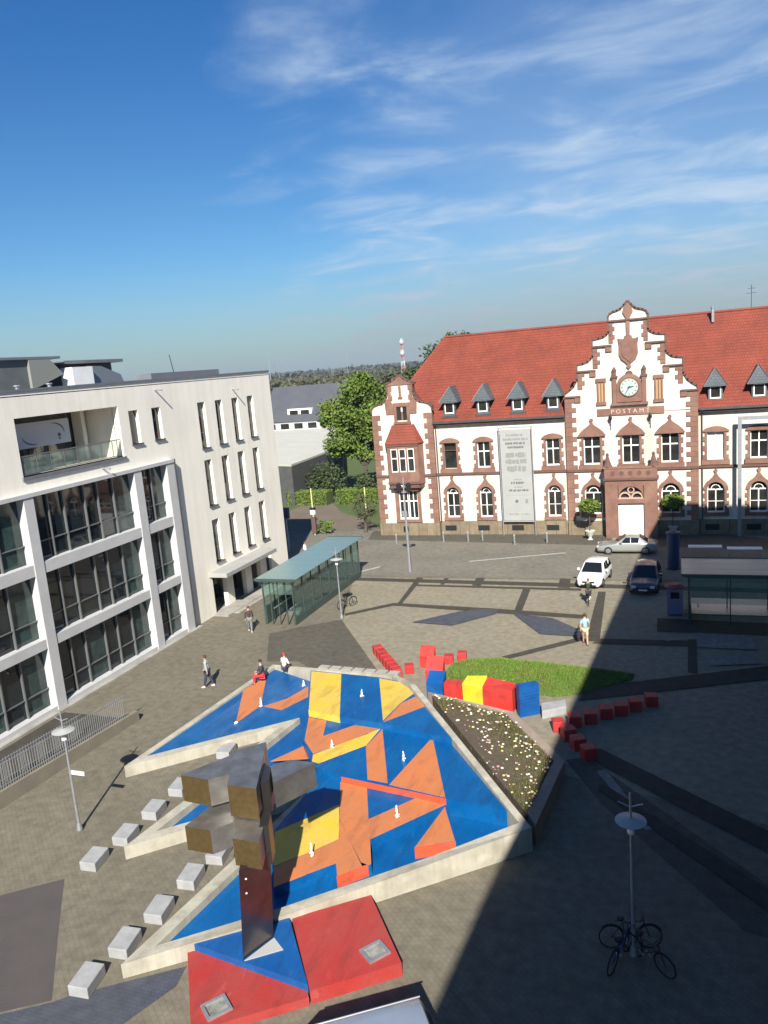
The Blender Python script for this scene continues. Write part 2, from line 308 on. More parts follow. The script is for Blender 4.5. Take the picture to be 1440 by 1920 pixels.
# parking bay lines
m_line = mat('road_paint', (0.42,0.41,0.38), (0.3,0.29,0.27), 2.0, 0.8)
for q in [[(655,1076),(712,1062),(714,1063.5),(657,1078)],[(880,1052),(1060,1036),(1060,1037.5),(880,1053.5)]]:
    stt(sheet('road_marking', [g2(*p) for p in q], 0.012, m_line))
m_wall_cream = mat('concrete_cream', (0.43,0.405,0.325), (0.36,0.335,0.265), 1.6, 0.85, bump=0.25, bscale=18, c3=(0.29,0.265,0.205), s3=0.8)
m_conc = mat('concrete_grey', (0.36,0.34,0.30), (0.29,0.275,0.24), 1.2, 0.9, bump=0.3, bscale=20, c3=(0.22,0.2,0.17), s3=0.7)
m_stone = mat('white_stone', (0.35,0.35,0.35), (0.28,0.28,0.275), 2.5, 0.7, bump=0.2, bscale=14)
def worn_sheen(name, c, fade, grime, rough=.55, wetness=0.0, spec=.35):
    m = mat(name, c, rough=rough, spec=spec); t = m.node_tree; b = t.nodes['Principled BSDF']; geo = t.nodes.new('ShaderNodeNewGeometry')
    def nz(scale, detail, a, b_, o0=0.0, o1=1.0, vec=None, dist=0.0):
        n_ = t.nodes.new('ShaderNodeTexNoise'); n_.inputs['Scale'].default_value = scale; n_.inputs['Detail'].default_value = detail; n_.inputs['Roughness'].default_value = .65; n_.inputs['Distortion'].default_value = dist
        t.links.new(vec or geo.outputs['Position'], n_.inputs['Vector']); r_ = t.nodes.new('ShaderNodeMapRange'); r_.inputs[1].default_value = a; r_.inputs[2].default_value = b_; r_.inputs[3].default_value = o0; r_.inputs[4].default_value = o1
        t.links.new(n_.outputs[0], r_.inputs[0]); return r_.outputs[0]
    def mx(fac, a, col_, mode='MIX'):
        x_ = t.nodes.new('ShaderNodeMix'); x_.data_type = 'RGBA'; x_.blend_type = mode
        if isinstance(fac, float): x_.inputs[0].default_value = fac
        else: t.links.new(fac, x_.inputs[0])
        if isinstance(a, tuple): x_.inputs[6].default_value = (*a,1)
        else: t.links.new(a, x_.inputs[6])
        if isinstance(col_, tuple): x_.inputs[7].default_value = (*col_,1)
        else: t.links.new(col_, x_.inputs[7])
        return x_.outputs[2]
    st = t.nodes.new('ShaderNodeMapping'); st.inputs['Scale'].default_value = (1.0, .28, 1.0); st.inputs['Rotation'].default_value = (0,0,radians(-40)); t.links.new(geo.outputs['Position'], st.inputs[0])
    o_ = mx(nz(.7, 9, .36, .66, 0, 1.0), c, fade)
    o_ = mx(nz(2.1, 10, .50, .72, 0, .8, st.outputs[0], .6), o_, grime)
    pale = tuple(min(1.0, v*1.25+.035) for v in fade)
    o_ = mx(nz(3.4, 8, .60, .74, 0, .6, st.outputs[0], 1.2), o_, pale)  # pale streaks paint in water reflections on top of the wear
    o_ = mx(nz(14, 6, .56, .70, 0, .5), o_, grime)
    o_ = mx(1.0, o_, nz(45, 3, .3, .7, .86, 1.12), 'MULTIPLY')
    t.links.new(o_, b.inputs['Base Color'])
    if wetness: t.links.new(nz(.8, 6, .42, .62, rough, .62, st.outputs[0], .5), b.inputs['Roughness'])
    bp = t.nodes.new('ShaderNodeBump'); bp.inputs['Strength'].default_value = .25; bp.inputs['Distance'].default_value = .02; t.links.new(nz(9, 6, 0, 1), bp.inputs['Height']); t.links.new(bp.outputs[0], b.inputs['Normal'])
    return m
m_blue = worn_sheen('pool_blue', (0.001,0.074,0.245), (0.004,0.105,0.29), (0.006,0.05,0.14), .2, 1.0, .28)
m_orange = worn_sheen('pool_orange', (0.54,0.175,0.058), (0.45,0.17,0.07), (0.30,0.11,0.05))
m_yellow = worn_sheen('pool_yellow', (0.66,0.44,0.035), (0.58,0.42,0.09), (0.36,0.24,0.04))
m_red = worn_sheen('pool_red', (0.50,0.040,0.026), (0.42,0.06,0.045), (0.22,0.03,0.025))
m_redtop = worn_sheen('slab_red', (0.36,0.034,0.030), (0.32,0.055,0.047), (0.20,0.034,0.03), .6, 0.0, .25)
m_bluedry = worn_sheen('paint_blue', (0.003,0.070,0.265), (0.01,0.095,0.28), (0.008,0.045,0.14), .45)
m_foam = mat('foam', (0.86,0.88,0.9), rough=0.4)
m_steel = mat('brushed_steel', (0.44,0.425,0.40), (0.33,0.315,0.29), 2.2, 0.42, metal=0.85, bump=0.05, bscale=50, c3=(0.27,0.25,0.22), s3=1.5)
m_steeld = mat('steel_bronzed', (0.26,0.18,0.075), (0.20,0.14,0.06), 6.0, 0.38, metal=0.8)
m_metal = mat('galvanised', (0.42,0.43,0.44), (0.34,0.35,0.36), 5.0, 0.45, metal=0.6)
m_dark = mat('dark_metal', (0.025,0.027,0.03), rough=0.45, metal=0.3)
m_white = mat('white_paint', (0.78,0.77,0.74), (0.70,0.69,0.66), 2.0, 0.6)
m_black = mat('rubber', (0.012,0.012,0.013), rough=0.7)
m_dglass = mat('dark_glass', (0.010,0.012,0.014), rough=0.04, spec=0.6)

def streaks(m, lo=.86, hi=1.04):
    t = m.node_tree; b = t.nodes['Principled BSDF']; src = b.inputs['Base Color'].links[0].from_socket
    geo = t.nodes.new('ShaderNodeNewGeometry'); mp_ = t.nodes.new('ShaderNodeMapping'); mp_.inputs['Scale'].default_value = (2.2,2.2,.12); t.links.new(geo.outputs['Position'], mp_.inputs[0])
    n_ = t.nodes.new('ShaderNodeTexNoise'); n_.inputs['Scale'].default_value = 1.0; n_.inputs['Detail'].default_value = 7; n_.inputs['Roughness'].default_value = .7; t.links.new(mp_.outputs[0], n_.inputs['Vector'])
    r_ = t.nodes.new('ShaderNodeMapRange'); r_.inputs[1].default_value = .32; r_.inputs[2].default_value = .6; r_.inputs[3].default_value = lo; r_.inputs[4].default_value = hi; t.links.new(n_.outputs[0], r_.inputs[0])
    x_ = t.nodes.new('ShaderNodeMix'); x_.data_type = 'RGBA'; x_.blend_type = 'MULTIPLY'; x_.inputs[0].default_value = 1.0; t.links.new(src, x_.inputs[6]); t.links.new(r_.outputs[0], x_.inputs[7]); t.links.new(x_.outputs[2], b.inputs['Base Color'])
    return m
streaks(m_wall_cream, .8, 1.05)
# ------------------------------------------------------------------ fountain
fo = thing('fountain', 'large stepped fountain basin painted blue, orange and yellow inside pale concrete rims', 'fountain', (-14,26,0))
ZA, ZB, ZC, ZD, ZL = 1.13, 0.83, 0.60, 0.20, 0.48
OUT = [ (G(236,1458,0), .52), (G(512,1246,.62), .62), (G(583,1252,1.16), 1.16), (G(740,1264,1.2), 1.2), (G(779,1284,1.38), 1.38), (G(999,1596,0), .88), (G(707,1692,0), .66),
        (G(545,1712,.62), .60), (G(231,1835,0), .46), (G(566,1492,.46), .46), (G(236,1612,0), .50), (G(526,1362,.46), .46) ]
pts = [(p.x,p.y) for p,_ in OUT]; zt = [z for _,z in OUT]; n = len(pts)
area = sum(pts[i][0]*pts[(i+1)%n][1]-pts[(i+1)%n][0]*pts[i][1] for i in range(n))
sgn = 1 if area > 0 else -1
def inset(poly, ds):
    out = []; m = len(poly)
    for i in range(m):
        a, b, c = Vector(poly[i-1]), Vector(poly[i]), Vector(poly[(i+1)%m])
        e1 = (b-a).normalized(); e2 = (c-b).normalized()
        n1_ = Vector((-e1.y, e1.x))*sgn; n2_ = Vector((-e2.y, e2.x))*sgn
        d1 = ds[i-1]; d2 = ds[i]
        # intersection of the two offset lines
        p1 = b+n1_*d1; p2 = b+n2_*d2; den = e1.x*e2.y-e1.y*e2.x
        if abs(den) < 1e-3: q = (p1+p2)/2
        else: t_ = ((p2-p1).x*e2.y-(p2-p1).y*e2.x)/den; q = p1+e1*t_
        out.append((q.x, q.y))
    return out
TH = [.30,.18,.22,.22,.26,.44,.40,.38,.42,.42,.42,.42]
INS = inset(pts, TH)
for i in range(n):
    j = (i+1) % n
    v = [(*pts[i],-.05),(*pts[j],-.05),(*INS[j],-.05),(*INS[i],-.05),(*pts[i],zt[i]),(*pts[j],zt[j]),(*INS[j],zt[j]),(*INS[i],zt[i])]
    o = mobj('rim', v, [(0,3,2,1),(4,5,6,7),(0,1,5,4),(1,2,6,5),(2,3,7,6),(3,0,4,7)], m_wall_cream, fo); fix(o)
# floors: lowest pool, then the terraces stacked on it
def floor(name, px, z, m, zb=0.02, parent=fo): return fix(MB().prism([g2(x,y,z) for x,y in px], zb, z).build(name, m, parent))
INS2 = inset(pts, [t-.05 for t in TH])
fix(MB().prism(INS2, 0.0, ZD).build('pool_floor', m_blue, fo))
def tile(px, z, m, name='colour_field', h=.012): return fix(MB().prism([g2(x,y,z+h) for x,y in px], z-.01, z+h).build(name, m, fo))
def riser(px, z0, z1, m, t=.012):
    for a, b in zip(px, px[1:]):
        A, B = G(*a,z1), G(*b,z1); d = (B-A).normalized(); nn = Vector((d.y,-d.x,0))
        if nn.y > 0: nn = -nn
        v = [A+nn*t, B+nn*t, B-nn*.01, A-nn*.01]
        fix(MB().prism([(p.x,p.y) for p in v], z0+.004, z1+.014).build('riser', m, fo))
# left wing of the basin (pool level ZL)
fl = MB().prism([INS2[0], INS2[1], g2(583,1262,ZL), g2(590,1300,ZL), g2(592,1436,ZL), INS2[11]], .02, ZL).build('left_pool', m_blue, fo); fix(fl)
floor('upper_terrace', [(583,1257),(642,1263),(712,1270),(764,1281),(776,1295),(858,1387),(717,1356),(637,1344),(578,1332)], ZA, m_blue)
floor('middle_terrace', [(560,1330),(700,1300),(780,1306),(858,1388),(950,1519),(838,1498),(640,1456),(596,1441),(584,1428),(568,1388)], ZB, m_blue)
floor('lower_terrace', [(512,1560),(572,1490),(600,1436),(640,1450),(836,1500),(855,1577),(777,1589),(827,1514),(694,1574),(696,1620),(690,1621),(631,1643),(630,1619),(570,1641),(512,1664)], ZC, m_blue)
tile([(584,1258.5),(640,1263.5),(637,1343),(579,1331.5)], ZA, m_yellow); riser([(578.5,1332),(637,1344)], ZB, ZA, m_yellow)
tile([(711,1271.5),(760,1281),(777,1299),(752,1317),(718,1351)], ZA, m_yellow)
tile([(719,1353.5),(753,1318),(779,1306),(797,1324)], ZA, m_orange)
tile([(579,1345),(612,1351),(606,1380),(672,1357),(713,1364),(689,1376),(587,1413),(571,1388)], ZB, m_orange)
tile([(587,1415),(714,1365.5),(687,1397),(597,1431),(585,1427)], ZB, m_yellow)
tile([(686,1400),(717,1367),(727,1468),(689,1461)], ZB, m_orange)
tile([(811,1382),(835,1495),(730,1471)], ZB, m_orange)
riser([(640,1457),(836,1498.5)], ZC, ZB, m_red if False else worn_sheen('pool_vermilion', (0.60,0.075,0.026), (0.5,0.10,0.05), (0.28,0.05,0.03)))
m_verm = bpy.data.materials['pool_vermilion']
tile([(638,1466),(688,1477),(691,1536),(780,1496),(833,1509),(694,1573),(696,1619),(679,1624),(637,1535)], ZC, m_orange)
tile([(834,1513),(853,1576),(778,1588)], ZC, m_orange); riser([(777,1590),(854,1578)], ZD, ZC, m_verm)
tile([(637,1537),(677,1617),(688,1621),(632,1642),(630,1618),(571,1640),(514,1663),(513,1625),(592,1593),(635,1573)], ZC, m_orange)
riser([(631,1644),(690,1622)], ZD, ZC, m_verm)
tile([(515,1560),(636,1508),(636,1572),(592,1592),(513,1624)], ZC, m_yellow)
tile([(456,1295),(500,1268),(489,1323),(442,1356)], ZL, m_orange); tile([(494,1324),(538,1310),(578,1287),(578,1306),(528,1331)], ZL, m_orange)
tile([(507,1427),(573,1397),(570,1388),(583,1422),(545,1424)], ZL, m_orange)
# white kerb blocks along the back edge
A_, B_ = G(590,1250,1.2), G(742,1263,1.2)
for k in range(7):
    c = A_.lerp(B_, (k+.3)/7); d = (B_-A_).normalized()
    e = c+d*.55
    nn = Vector((-d.y, d.x, 0))
    fix(MB().prism([(c.x,c.y),(e.x,e.y),(e.x+nn.x*.4,e.y+nn.y*.4),(c.x+nn.x*.4,c.y+nn.y*.4)], 0, 1.17).build('kerb_block', m_conc, fo))
# plinth slabs in front, with the blue wedge that carries the sculpture
fix(MB().prism([g2(*p,.26) for p in [(351,1778),(545,1722),(579,1870),(423,1916),(358,1940)]], 0, .26).build('red_slab', m_redtop, fo))
rs = fix(MB().prism([g2(*p,.42) for p in [(547,1721),(695,1678),(753,1805),(581,1858)]], 0, .42).build('red_slab', m_redtop, fo))
fix(MB().prism([g2(*p,.48) for p in [(351,1765),(454,1737),(540,1711),(577,1846),(457,1803)]], 0.02, .48).build('blue_wedge', m_bluedry, fo))
for c, z in (((703,1786),.42), ((406,1891),.26)):
    a = MB(); p0 = G(c[0], c[1], z)
    rot = radians(52)
    def rp(u, v, zz): return (p0.x+u*cos(rot)-v*sin(rot), p0.y+u*sin(rot)+v*cos(rot), zz)
    for (u0,u1,v0,v1) in ((-.34,.34,-.30,-.22),(-.34,.34,.22,.30),(-.34,-.26,-.22,.22),(.26,.34,-.22,.22)):
        a.add([rp(u0,v0,z-.01),rp(u1,v0,z-.01),rp(u1,v1,z-.01),rp(u0,v1,z-.01),rp(u0,v0,z+.07),rp(u1,v0,z+.07),rp(u1,v1,z+.07),rp(u0,v1,z+.07)], [(0,3,2,1),(4,5,6,7),(0,1,5,4),(1,2,6,5),(2,3,7,6),(3,0,4,7)])
    h = a.build('hatch_frame', m_metal, fo)
    fix(mobj('hatch_cover', [rp(-.26,-.22,z+.02),rp(.26,-.22,z+.02),rp(.26,.22,z+.02),rp(-.26,.22,z+.02)], [(0,1,2,3)], mat('hatch_grey', (0.12,0.12,0.10), (0.3,0.3,0.27), 3.0, 0.6), h))
# drain opening in the rim tip
p = G(232,1830,.25); 
# water jets
def jet(px, py, z, h, k):
    p = G(px, py, z); mb = MB(); rr = random.Random(k)
    mb.tube([(p.x,p.y,z),(p.x+.01,p.y,z+h*.5),(p.x+.015,p.y,z+h)], [.035,.028,.01], 7)
    for q in range(46):
        f_ = rr.random()**1.3; a = rr.uniform(0,2*pi); d = rr.uniform(0,.085)*(1.15-f_); s = rr.uniform(.012,.032)*(1.1-f_*.5); zz = z+f_*h+.02
        mb.lathe([(.003,-s),(s,0),(.003,s*1.3)], p.x+d*cos(a), p.y+d*sin(a), zz, 5)
    o = mb.build('water_jet', m_foam, None, True)
    return tag(o, 'small white water jet bubbling from the painted fountain floor', 'water jet', 'white water jets in the fountain')
for k, (x,y,z,h) in enumerate([(570,1287,ZL,.34),(679,1306,ZA,.36),(623,1402,ZB,.34),(757,1427,ZB,.42),(745,1534,ZC,.5),(585,1606,ZC,.5),(490,1325,ZL,.45),(443,1357,ZL,.1)]): jet(x,y,z,h,k)

# ------------------------------------------------------------------ steel sculpture
scu = thing('steel_sculpture', 'tall dark steel sculpture of stacked square boxes on a triangular shaft at the fountain', 'sculpture', (-11.6,17.1,0.48))
def loft(name, bot, top, m, parent=scu):
    nb = len(bot); return fix(mobj(name, bot+top, [tuple(range(nb)), tuple(range(nb,2*nb))]+[(i,(i+1)%nb,(i+1)%nb+nb,i+nb) for i in range(nb)], m, parent))
b1, b2 = G(456,1800,.48), G(513,1757,.48); t1, t2 = b1+Vector((.26,-.04,2.85)), b2+Vector((.26,-.04,2.85))
mid = lambda a, b: Vector(((a.x+b.x)/2-.62, (a.y+b.y)/2+.5, a.z))
loft('shaft', [b1, b2, mid(b1,b2)], [t1, t2, mid(t1,t2)], mat('steel_shaft', (0.17,0.15,0.145), (0.13,0.115,0.11), 1.8, .3, metal=.9, c3=(0.10,0.085,0.08), s3=1.2))
for zz in (2.5,2.95):
    q_ = b1.lerp(b2,.18)+Vector((.26*(zz-.48)/2.85,0,zz-.48)); MB().lathe([(.002,-.035),(.035,0),(.002,.035)], q_.x+.01, q_.y-.01, q_.z, 8).build('bolt', m_white, scu)
fix(MB().prism([g2(458,1801,.50), g2(514,1758,.50), g2(531,1780,.50)], .46, .50).build('foot_plate', mat('steel_bright', (0.62,0.61,0.58), rough=0.4, metal=0.4), scu))
for q in ((468,1650),(473,1676)):
    pass
def hull(name, px, z0, z1, m=m_steel, endm=True):
    ps = [g2(x,y,z1) for x,y in px]
    o = fix(MB().prism(ps, z0, z1).build(name, [m_steel, m_steeld], scu))
    for pl in o.data.polygons:                 # end faces turned to the square carry a bronze tint
        if abs(pl.normal.z) < .3 and pl.normal.y < -.86: pl.material_index = 1
    return o
hull('box_arm', [(339,1453),(390,1462),(470,1440),(440,1413)], 4.2, 5.05)
hull('box_arm', [(426,1472),(480,1479),(490,1436),(499,1391),(439,1407)], 4.15, 5.12)
hull('box_arm', [(507,1436),(545,1424),(590,1430),(513,1467)], 4.2, 5.0)
hull('box_arm', [(346.5,1549),(394,1557),(470,1530),(435,1480)], 3.25, 4.0)
hull('box_arm', [(436,1572),(485.5,1580),(497,1538),(439,1528)], 3.28, 4.1)
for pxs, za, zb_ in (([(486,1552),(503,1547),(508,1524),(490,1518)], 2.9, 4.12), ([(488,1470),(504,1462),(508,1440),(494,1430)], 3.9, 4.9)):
    fix(MB().prism([g2(x,y,zb_) for x,y in pxs], za, zb_).build('core', mat('steel_core', (0.16,0.15,0.14), rough=.4, metal=.9), scu))  # dark steel core joining the box arms
# ------------------------------------------------------------------ stone seats, flower bed, coloured wall, red cubes, lawn
SEAT = 'pale stone block seats beside the fountain tips'
def seat(px, py, lab):
    p = G(px, py, .34); a = Vector((.64,-.02)); b = Vector((-.16,.92))
    a.rotate(Matrix.Rotation(radians(6),2)); 
    P4 = [(p.x,p.y),(p.x+a.x,p.y+a.y),(p.x+a.x+b.x,p.y+a.y+b.y),(p.x+b.x,p.y+b.y)]
    o = fix(MB().prism(P4, 0, .34).build('stone_block', m_stone)); bev(o, .025, 2)
    return tag(o, lab, 'stone block', SEAT)
for k, (x,y) in enumerate([(126,1848),(201,1777),(268,1713),(330,1650),(384,1604)]):
    seat(x, y, ['outermost','second','third','fourth','innermost'][k]+' pale stone block of the row beside the fountain tip at the red slab')
for k, (x,y) in enumerate([(148,1616),(209,1570),(264,1522),(314,1479)]):
    seat(x, y, ['outermost','second','third','innermost'][k]+' pale stone block of the row beside the middle fountain tip')
seat(404, 1410, 'lone pale stone block under the long upper fountain rim')
# flower bed
BED = [g2(803,1311,.62), g2(963,1335,.55), g2(1059,1426,.5), g2(1004,1551,.72)]
fb = thing('flower_bed', 'triangular concrete planter bed of pale spring flowers beside the fountain', 'flower bed', (-7,30,0))
bz = [1.0,.55,.5,.78]
_s = sgn; a_ = sum(BED[i][0]*BED[(i+1)%4][1]-BED[(i+1)%4][0]*BED[i][1] for i in range(4)); sgn = 1 if a_ > 0 else -1
BIN = inset(BED, [.18,.42,.42,.1]); sgn = _s
for i in range(3):
    j = i+1
    fix(mobj('rim', [(*BED[i],0),(*BED[j],0),(*BIN[j],0),(*BIN[i],0),(*BED[i],bz[i]),(*BED[j],bz[j]),(*BIN[j],bz[j]),(*BIN[i],bz[i])], [(0,3,2,1),(4,5,6,7),(0,1,5,4),(1,2,6,5),(2,3,7,6),(3,0,4,7)], mat('concrete_pink', (0.30,0.235,0.185), (0.25,0.20,0.16), 2.0, 0.9, bump=.2), fb))
m_soil = mat('bed_soil', (0.075,0.055,0.038), (0.10,0.078,0.05), 4.0, 0.95, bump=0.6, bscale=9)
soilz = [.86,.46,.42,.68]
fix(MB().prism(BIN, 0, soilz).build('soil', m_soil, fb))
def inside(p, poly):
    c = False; m = len(poly)
    for i in range(m):
        x1,y1 = poly[i]; x2,y2 = poly[(i+1)%m]
        if (y1 > p[1]) != (y2 > p[1]) and p[0] < (x2-x1)*(p[1]-y1)/(y2-y1)+x1: c = not c
    return c
def bedz(x, y):
    w = [1/((x-b[0])**2+(y-b[1])**2+.2) for b in BIN]; return sum(a*b for a,b in zip(w,soilz))/sum(w)
leaf = MB(); fl = [MB(), MB(), MB()]
rb = random.Random(3); cnt = 0
bx0, bx1 = min(b[0] for b in BIN), max(b[0] for b in BIN); by0, by1 = min(b[1] for b in BIN), max(b[1] for b in BIN)
while cnt < 4200:
    x, y = rb.uniform(bx0,bx1), rb.uniform(by0,by1)
    if not inside((x,y), BIN): continue
    cnt += 1; z = bedz(x,y)+.01
    if cnt % 20:
        for q in range(4):
            a = rb.uniform(0,2*pi); h = rb.uniform(.06,.2); d = rb.uniform(.03,.1); w = rb.uniform(.012,.03)
            leaf.add([(x-w*sin(a),y+w*cos(a),z),(x+w*sin(a),y-w*cos(a),z),(x+d*cos(a),y+d*sin(a),z+h)], [(0,1,2)])
    else:
        k = rb.choice([0,0,1,2]); s = rb.uniform(.03,.07); h = z+rb.uniform(.1,.2)
        fl[k].lathe([(s*.3,-s*.4),(s,0),(s*.8,s*.5),(s*.2,s*.7)], x, y, h, 6)
tag(leaf.build('flower_foliage', mat('flower_leaves', (0.10,0.115,0.035), (0.11,0.075,0.04), 3.0, 0.8), fb), kind='stuff')
for mb, c in zip(fl, ((0.62,0.60,0.50),(0.55,0.47,0.18),(0.42,0.22,0.22))): tag(mb.build('blossoms', mat('petals', c, rough=.7), fb), kind='stuff')
# coloured wall
cw = thing('painted_wall', 'zigzag concrete play wall of red, blue and yellow painted blocks beside the lawn', 'wall', (-10,35,0))
m_wred = worn_sheen('paint_red', (0.52,0.028,0.022), (0.46,0.05,0.04), (0.27,0.03,0.025), .5); m_wyel = worn_sheen('paint_yellow', (0.72,0.52,0.012), (0.66,0.48,0.06), (0.42,0.3,0.03), .5)
def blk(name, px, z0, z1, m, zz=None, zp=None): return fix(MB().prism([g2(x,y,zp if zp is not None else (z1 if not isinstance(z1,list) else max(z1))) for x,y in px], z0, zz if zz else z1).build(name, m, cw))
def wallblk(name, pa, pb, depth, z, m, zback=None):      # front base pixels a-b at ground, extruded away from the viewer
    A, B = G(*pa), G(*pb); d = (B-A).normalized(); nn = Vector((-d.y,d.x,0))
    if nn.y < 0: nn = -nn
    C, D = B+nn*depth, A+nn*depth; zb = zback if zback is not None else z
    return fix(MB().prism([(A.x,A.y),(B.x,B.y),(C.x,C.y),(D.x,D.y)], 0, [z,z,zb,zb] if True else z).build(name, m, cw))
def wallblk2(name, pa, pb, depth, zs, m):
    A, B = G(*pa), G(*pb); d = (B-A).normalized(); nn = Vector((-d.y,d.x,0))
    if nn.y < 0: nn = -nn
    C, D = B+nn*depth, A+nn*depth
    P_ = [A,B,C,D]; v = [(p.x,p.y,0) for p in P_]+[(p.x,p.y,z) for p,z in zip(P_,zs)]
    return fix(mobj(name, v, [(0,3,2,1),(4,5,6,7),(0,1,5,4),(1,2,6,5),(2,3,7,6),(3,0,4,7)], m, cw))
wallblk2('blue_block', (801,1310), (832,1312), .75, [.85,.85,1.2,1.2], m_bluedry)
wallblk2('red_block', (799,1284), (831,1286), .55, [.75,.75,1.4,1.4], m_wred)
wallblk2('red_block', (788,1252), (814,1255), .35, [.7,.65,1.25,1.2], m_wred)
wallblk2('red_block', (834,1315), (868,1320), .5, [.95,.97,.97,.97], m_wred)
wallblk2('yellow_block', (869,1321), (906,1328), .6, [1.08,.98,1.42,1.25], m_wyel)
wallblk2('red_block', (907,1328), (962,1336), .7, [1.12,1.12,1.15,1.3], m_wred)
wallblk2('yellow_block', (926,1312), (946,1314), .25, [.95,.8,.95,.95], m_wyel)
fb_ = wallblk2('blue_block', (976,1346), (1013,1339), .35, [1.5,1.5,1.53,1.53], m_bluedry)
A, B = G(976,1346), G(1013,1339); d = (B-A).normalized(); nn = Vector((d.y,-d.x,0)); nn = nn if nn.y < 0 else -nn
for k in range(8):
    z = .12+k*.15; a = A+nn*.001+d*.03; b = B+nn*.001-d*.03
    fix(MB().prism([(a.x,a.y),(b.x,b.y),(b.x+nn.x*.03,b.y+nn.y*.03),(a.x+nn.x*.03,a.y+nn.y*.03)], z, z+.07).build('rib', m_bluedry, fb_))
o = fix(MB().prism([g2(*p,.4) for p in [(1014,1318),(1060,1311),(1062,1324),(1016,1334)]], 0, .4).build('stone_bench', m_stone)); bev(o,.03,2)
tag(o, 'long pale stone bench at the end of the painted wall', 'bench')
# red cubes
m_cube = worn_sheen('cube_red', (0.46,0.026,0.026), (0.40,0.05,0.045), (0.2,0.025,0.022), .55)
def cube(px, py, lab, rot=0.0, s=.5):
    p = G(px, py); mb = MB().box(-s/2,s/2,-s/2,s/2,0,s*.95); o = mb.build('red_cube', m_cube); bev(o, .03, 2)
    o.location = (p.x, p.y, 0); o.rotation_euler = (0,0,rot); return tag(o, lab, 'cube seat', 'red cube seats on the plaza')
for k in range(7): cube(709+k*5.9, 1226+k*7.1, ('first','second','third','fourth','fifth','sixth','seventh')[6-k]+' red cube from the fountain in the tight slanting row behind it', radians(35), .52)
cube(768,1261,'single red cube seat between the slanting row and the painted wall',radians(20))
cube(842,1243,'red cube seat at the lawn edge, next to the painted wall',.2); cube(867,1237,'red cube seat at the lawn edge, second from the painted wall',.2)
for k, (x,y) in enumerate([(1078,1360),(1107,1354),(1136,1345),(1164,1339),(1191,1331),(1221,1322)]): cube(x,y,('first','second','third','fourth','fifth','sixth')[k]+' red cube after the sunlit corner cube in the long shaded row',.25,.55)
cube(1047,1369,'red cube seat catching the sun at the corner of the two rows',.3,.52)
for k, (x,y) in enumerate([(1066,1385),(1084,1403),(1104,1421)]): cube(x,y,('first','second','third')[k]+' red cube after the sunlit corner cube in the short row beside the flower bed',.5,.55)
# lawn
LW = [(834,1262),(848,1246),(872,1238),(930,1236),(1010,1243),(1100,1254),(1190,1266),(1185,1276),(1130,1291),(1085,1303),(1040,1308),(1012,1304),(960,1300),(900,1298),(838,1292)]
lw = [g2(*p) for p in LW]
cxl = sum(p[0] for p in lw)/len(lw); cyl = sum(p[1] for p in lw)/len(lw)
rings = []; vL = []; fL = []
for s_, z in ((1.0,.02),(.9,.14),(.7,.24),(.4,.3)):
    for p in lw: vL.append((cxl+(p[0]-cxl)*s_, cyl+(p[1]-cyl)*s_, z))
m_ = len(lw)
for r in range(3):
    for i in range(m_): fL.append((r*m_+i, r*m_+(i+1)%m_, (r+1)*m_+(i+1)%m_, (r+1)*m_+i))
fL.append(tuple(3*m_+i for i in range(m_)))
lo = fix(mobj('lawn', vL, fL, mat('lawn_soil', (0.06,0.10,0.016), (0.085,0.12,0.022), 2.0, .95))); stt(lo)
gr = MB(); rg = random.Random(5); x0, x1 = min(p[0] for p in lw), max(p[0] for p in lw); y0, y1 = min(p[1] for p in lw), max(p[1] for p in lw); c_ = 0
while c_ < 26000:
    x, y = rg.uniform(x0,x1), rg.uniform(y0,y1)
    if not inside((x,y), lw): continue
    c_ += 1
    # mound height at this spot
    lo_, hi_ = 0.0, 1.0; q = 1.0
    for s_ in (.2,.4,.55,.7,.8,.9,1.0):
        if inside((cxl+(x-cxl)/s_, cyl+(y-cyl)/s_), lw): q = s_; break
    z = {1.0:.03,.9:.12,.8:.18,.7:.22,.55:.26,.4:.28,.2:.29}[q]
    a = rg.uniform(0,2*pi); h = rg.uniform(.05,.15); w = .02; d = rg.uniform(0,.07)
    gr.add([(x-w*sin(a),y+w*cos(a),z),(x+w*sin(a),y-w*cos(a),z),(x+d*cos(a),y+d*sin(a),z+h)], [(0,1,2)])
m_grass = mat('grass_blades', (0.095,0.185,0.014), (0.14,0.22,0.025), 1.5, .8, c3=(0.15,0.16,0.03), s3=1.1)
tag(gr.build('grass', m_grass), 'short bright green grass on the low lawn mound', 'grass', kind='stuff')
# ------------------------------------------------------------------ post office
m_render = mat('lime_render', (0.62,0.585,0.51), (0.57,0.54,0.47), 0.7, 0.9, bump=.15, bscale=10, c3=(0.52,0.48,0.41), s3=.35)
streaks(m_render, .78, 1.05)
m_sand = mat('red_sandstone', (0.215,0.112,0.082), (0.165,0.086,0.063), 1.8, 0.9, bump=.35, bscale=8, c3=(0.25,0.145,0.10), s3=.7)
m_sand2 = mat('red_sandstone_dark', (0.14,0.073,0.056), (0.11,0.06,0.047), 2.0, 0.9, bump=.3, bscale=8)
m_plinth = paving('plinth_sandstone', (0.24,0.19,0.125), (0.19,0.155,0.105), (0.12,0.10,0.07), .45, 2.0)
m_tile = rows('roof_tiles_red', (0.235,0.045,0.022), (0.19,0.038,0.019), (0.115,0.025,0.015), .25, .24)
m_slate = rows('slate', (0.085,0.10,0.105), (0.07,0.082,0.088), (0.04,0.045,0.05), .22, .3, bump=.4)
m_lead = mat('zinc', (0.09,0.085,0.09), (0.065,0.06,0.065), 2, .5, metal=.3)
m_pane = mat('window_pane', (0.012,0.013,0.012), (0.03,0.03,0.026), 1.2, 0.06, spec=.6)
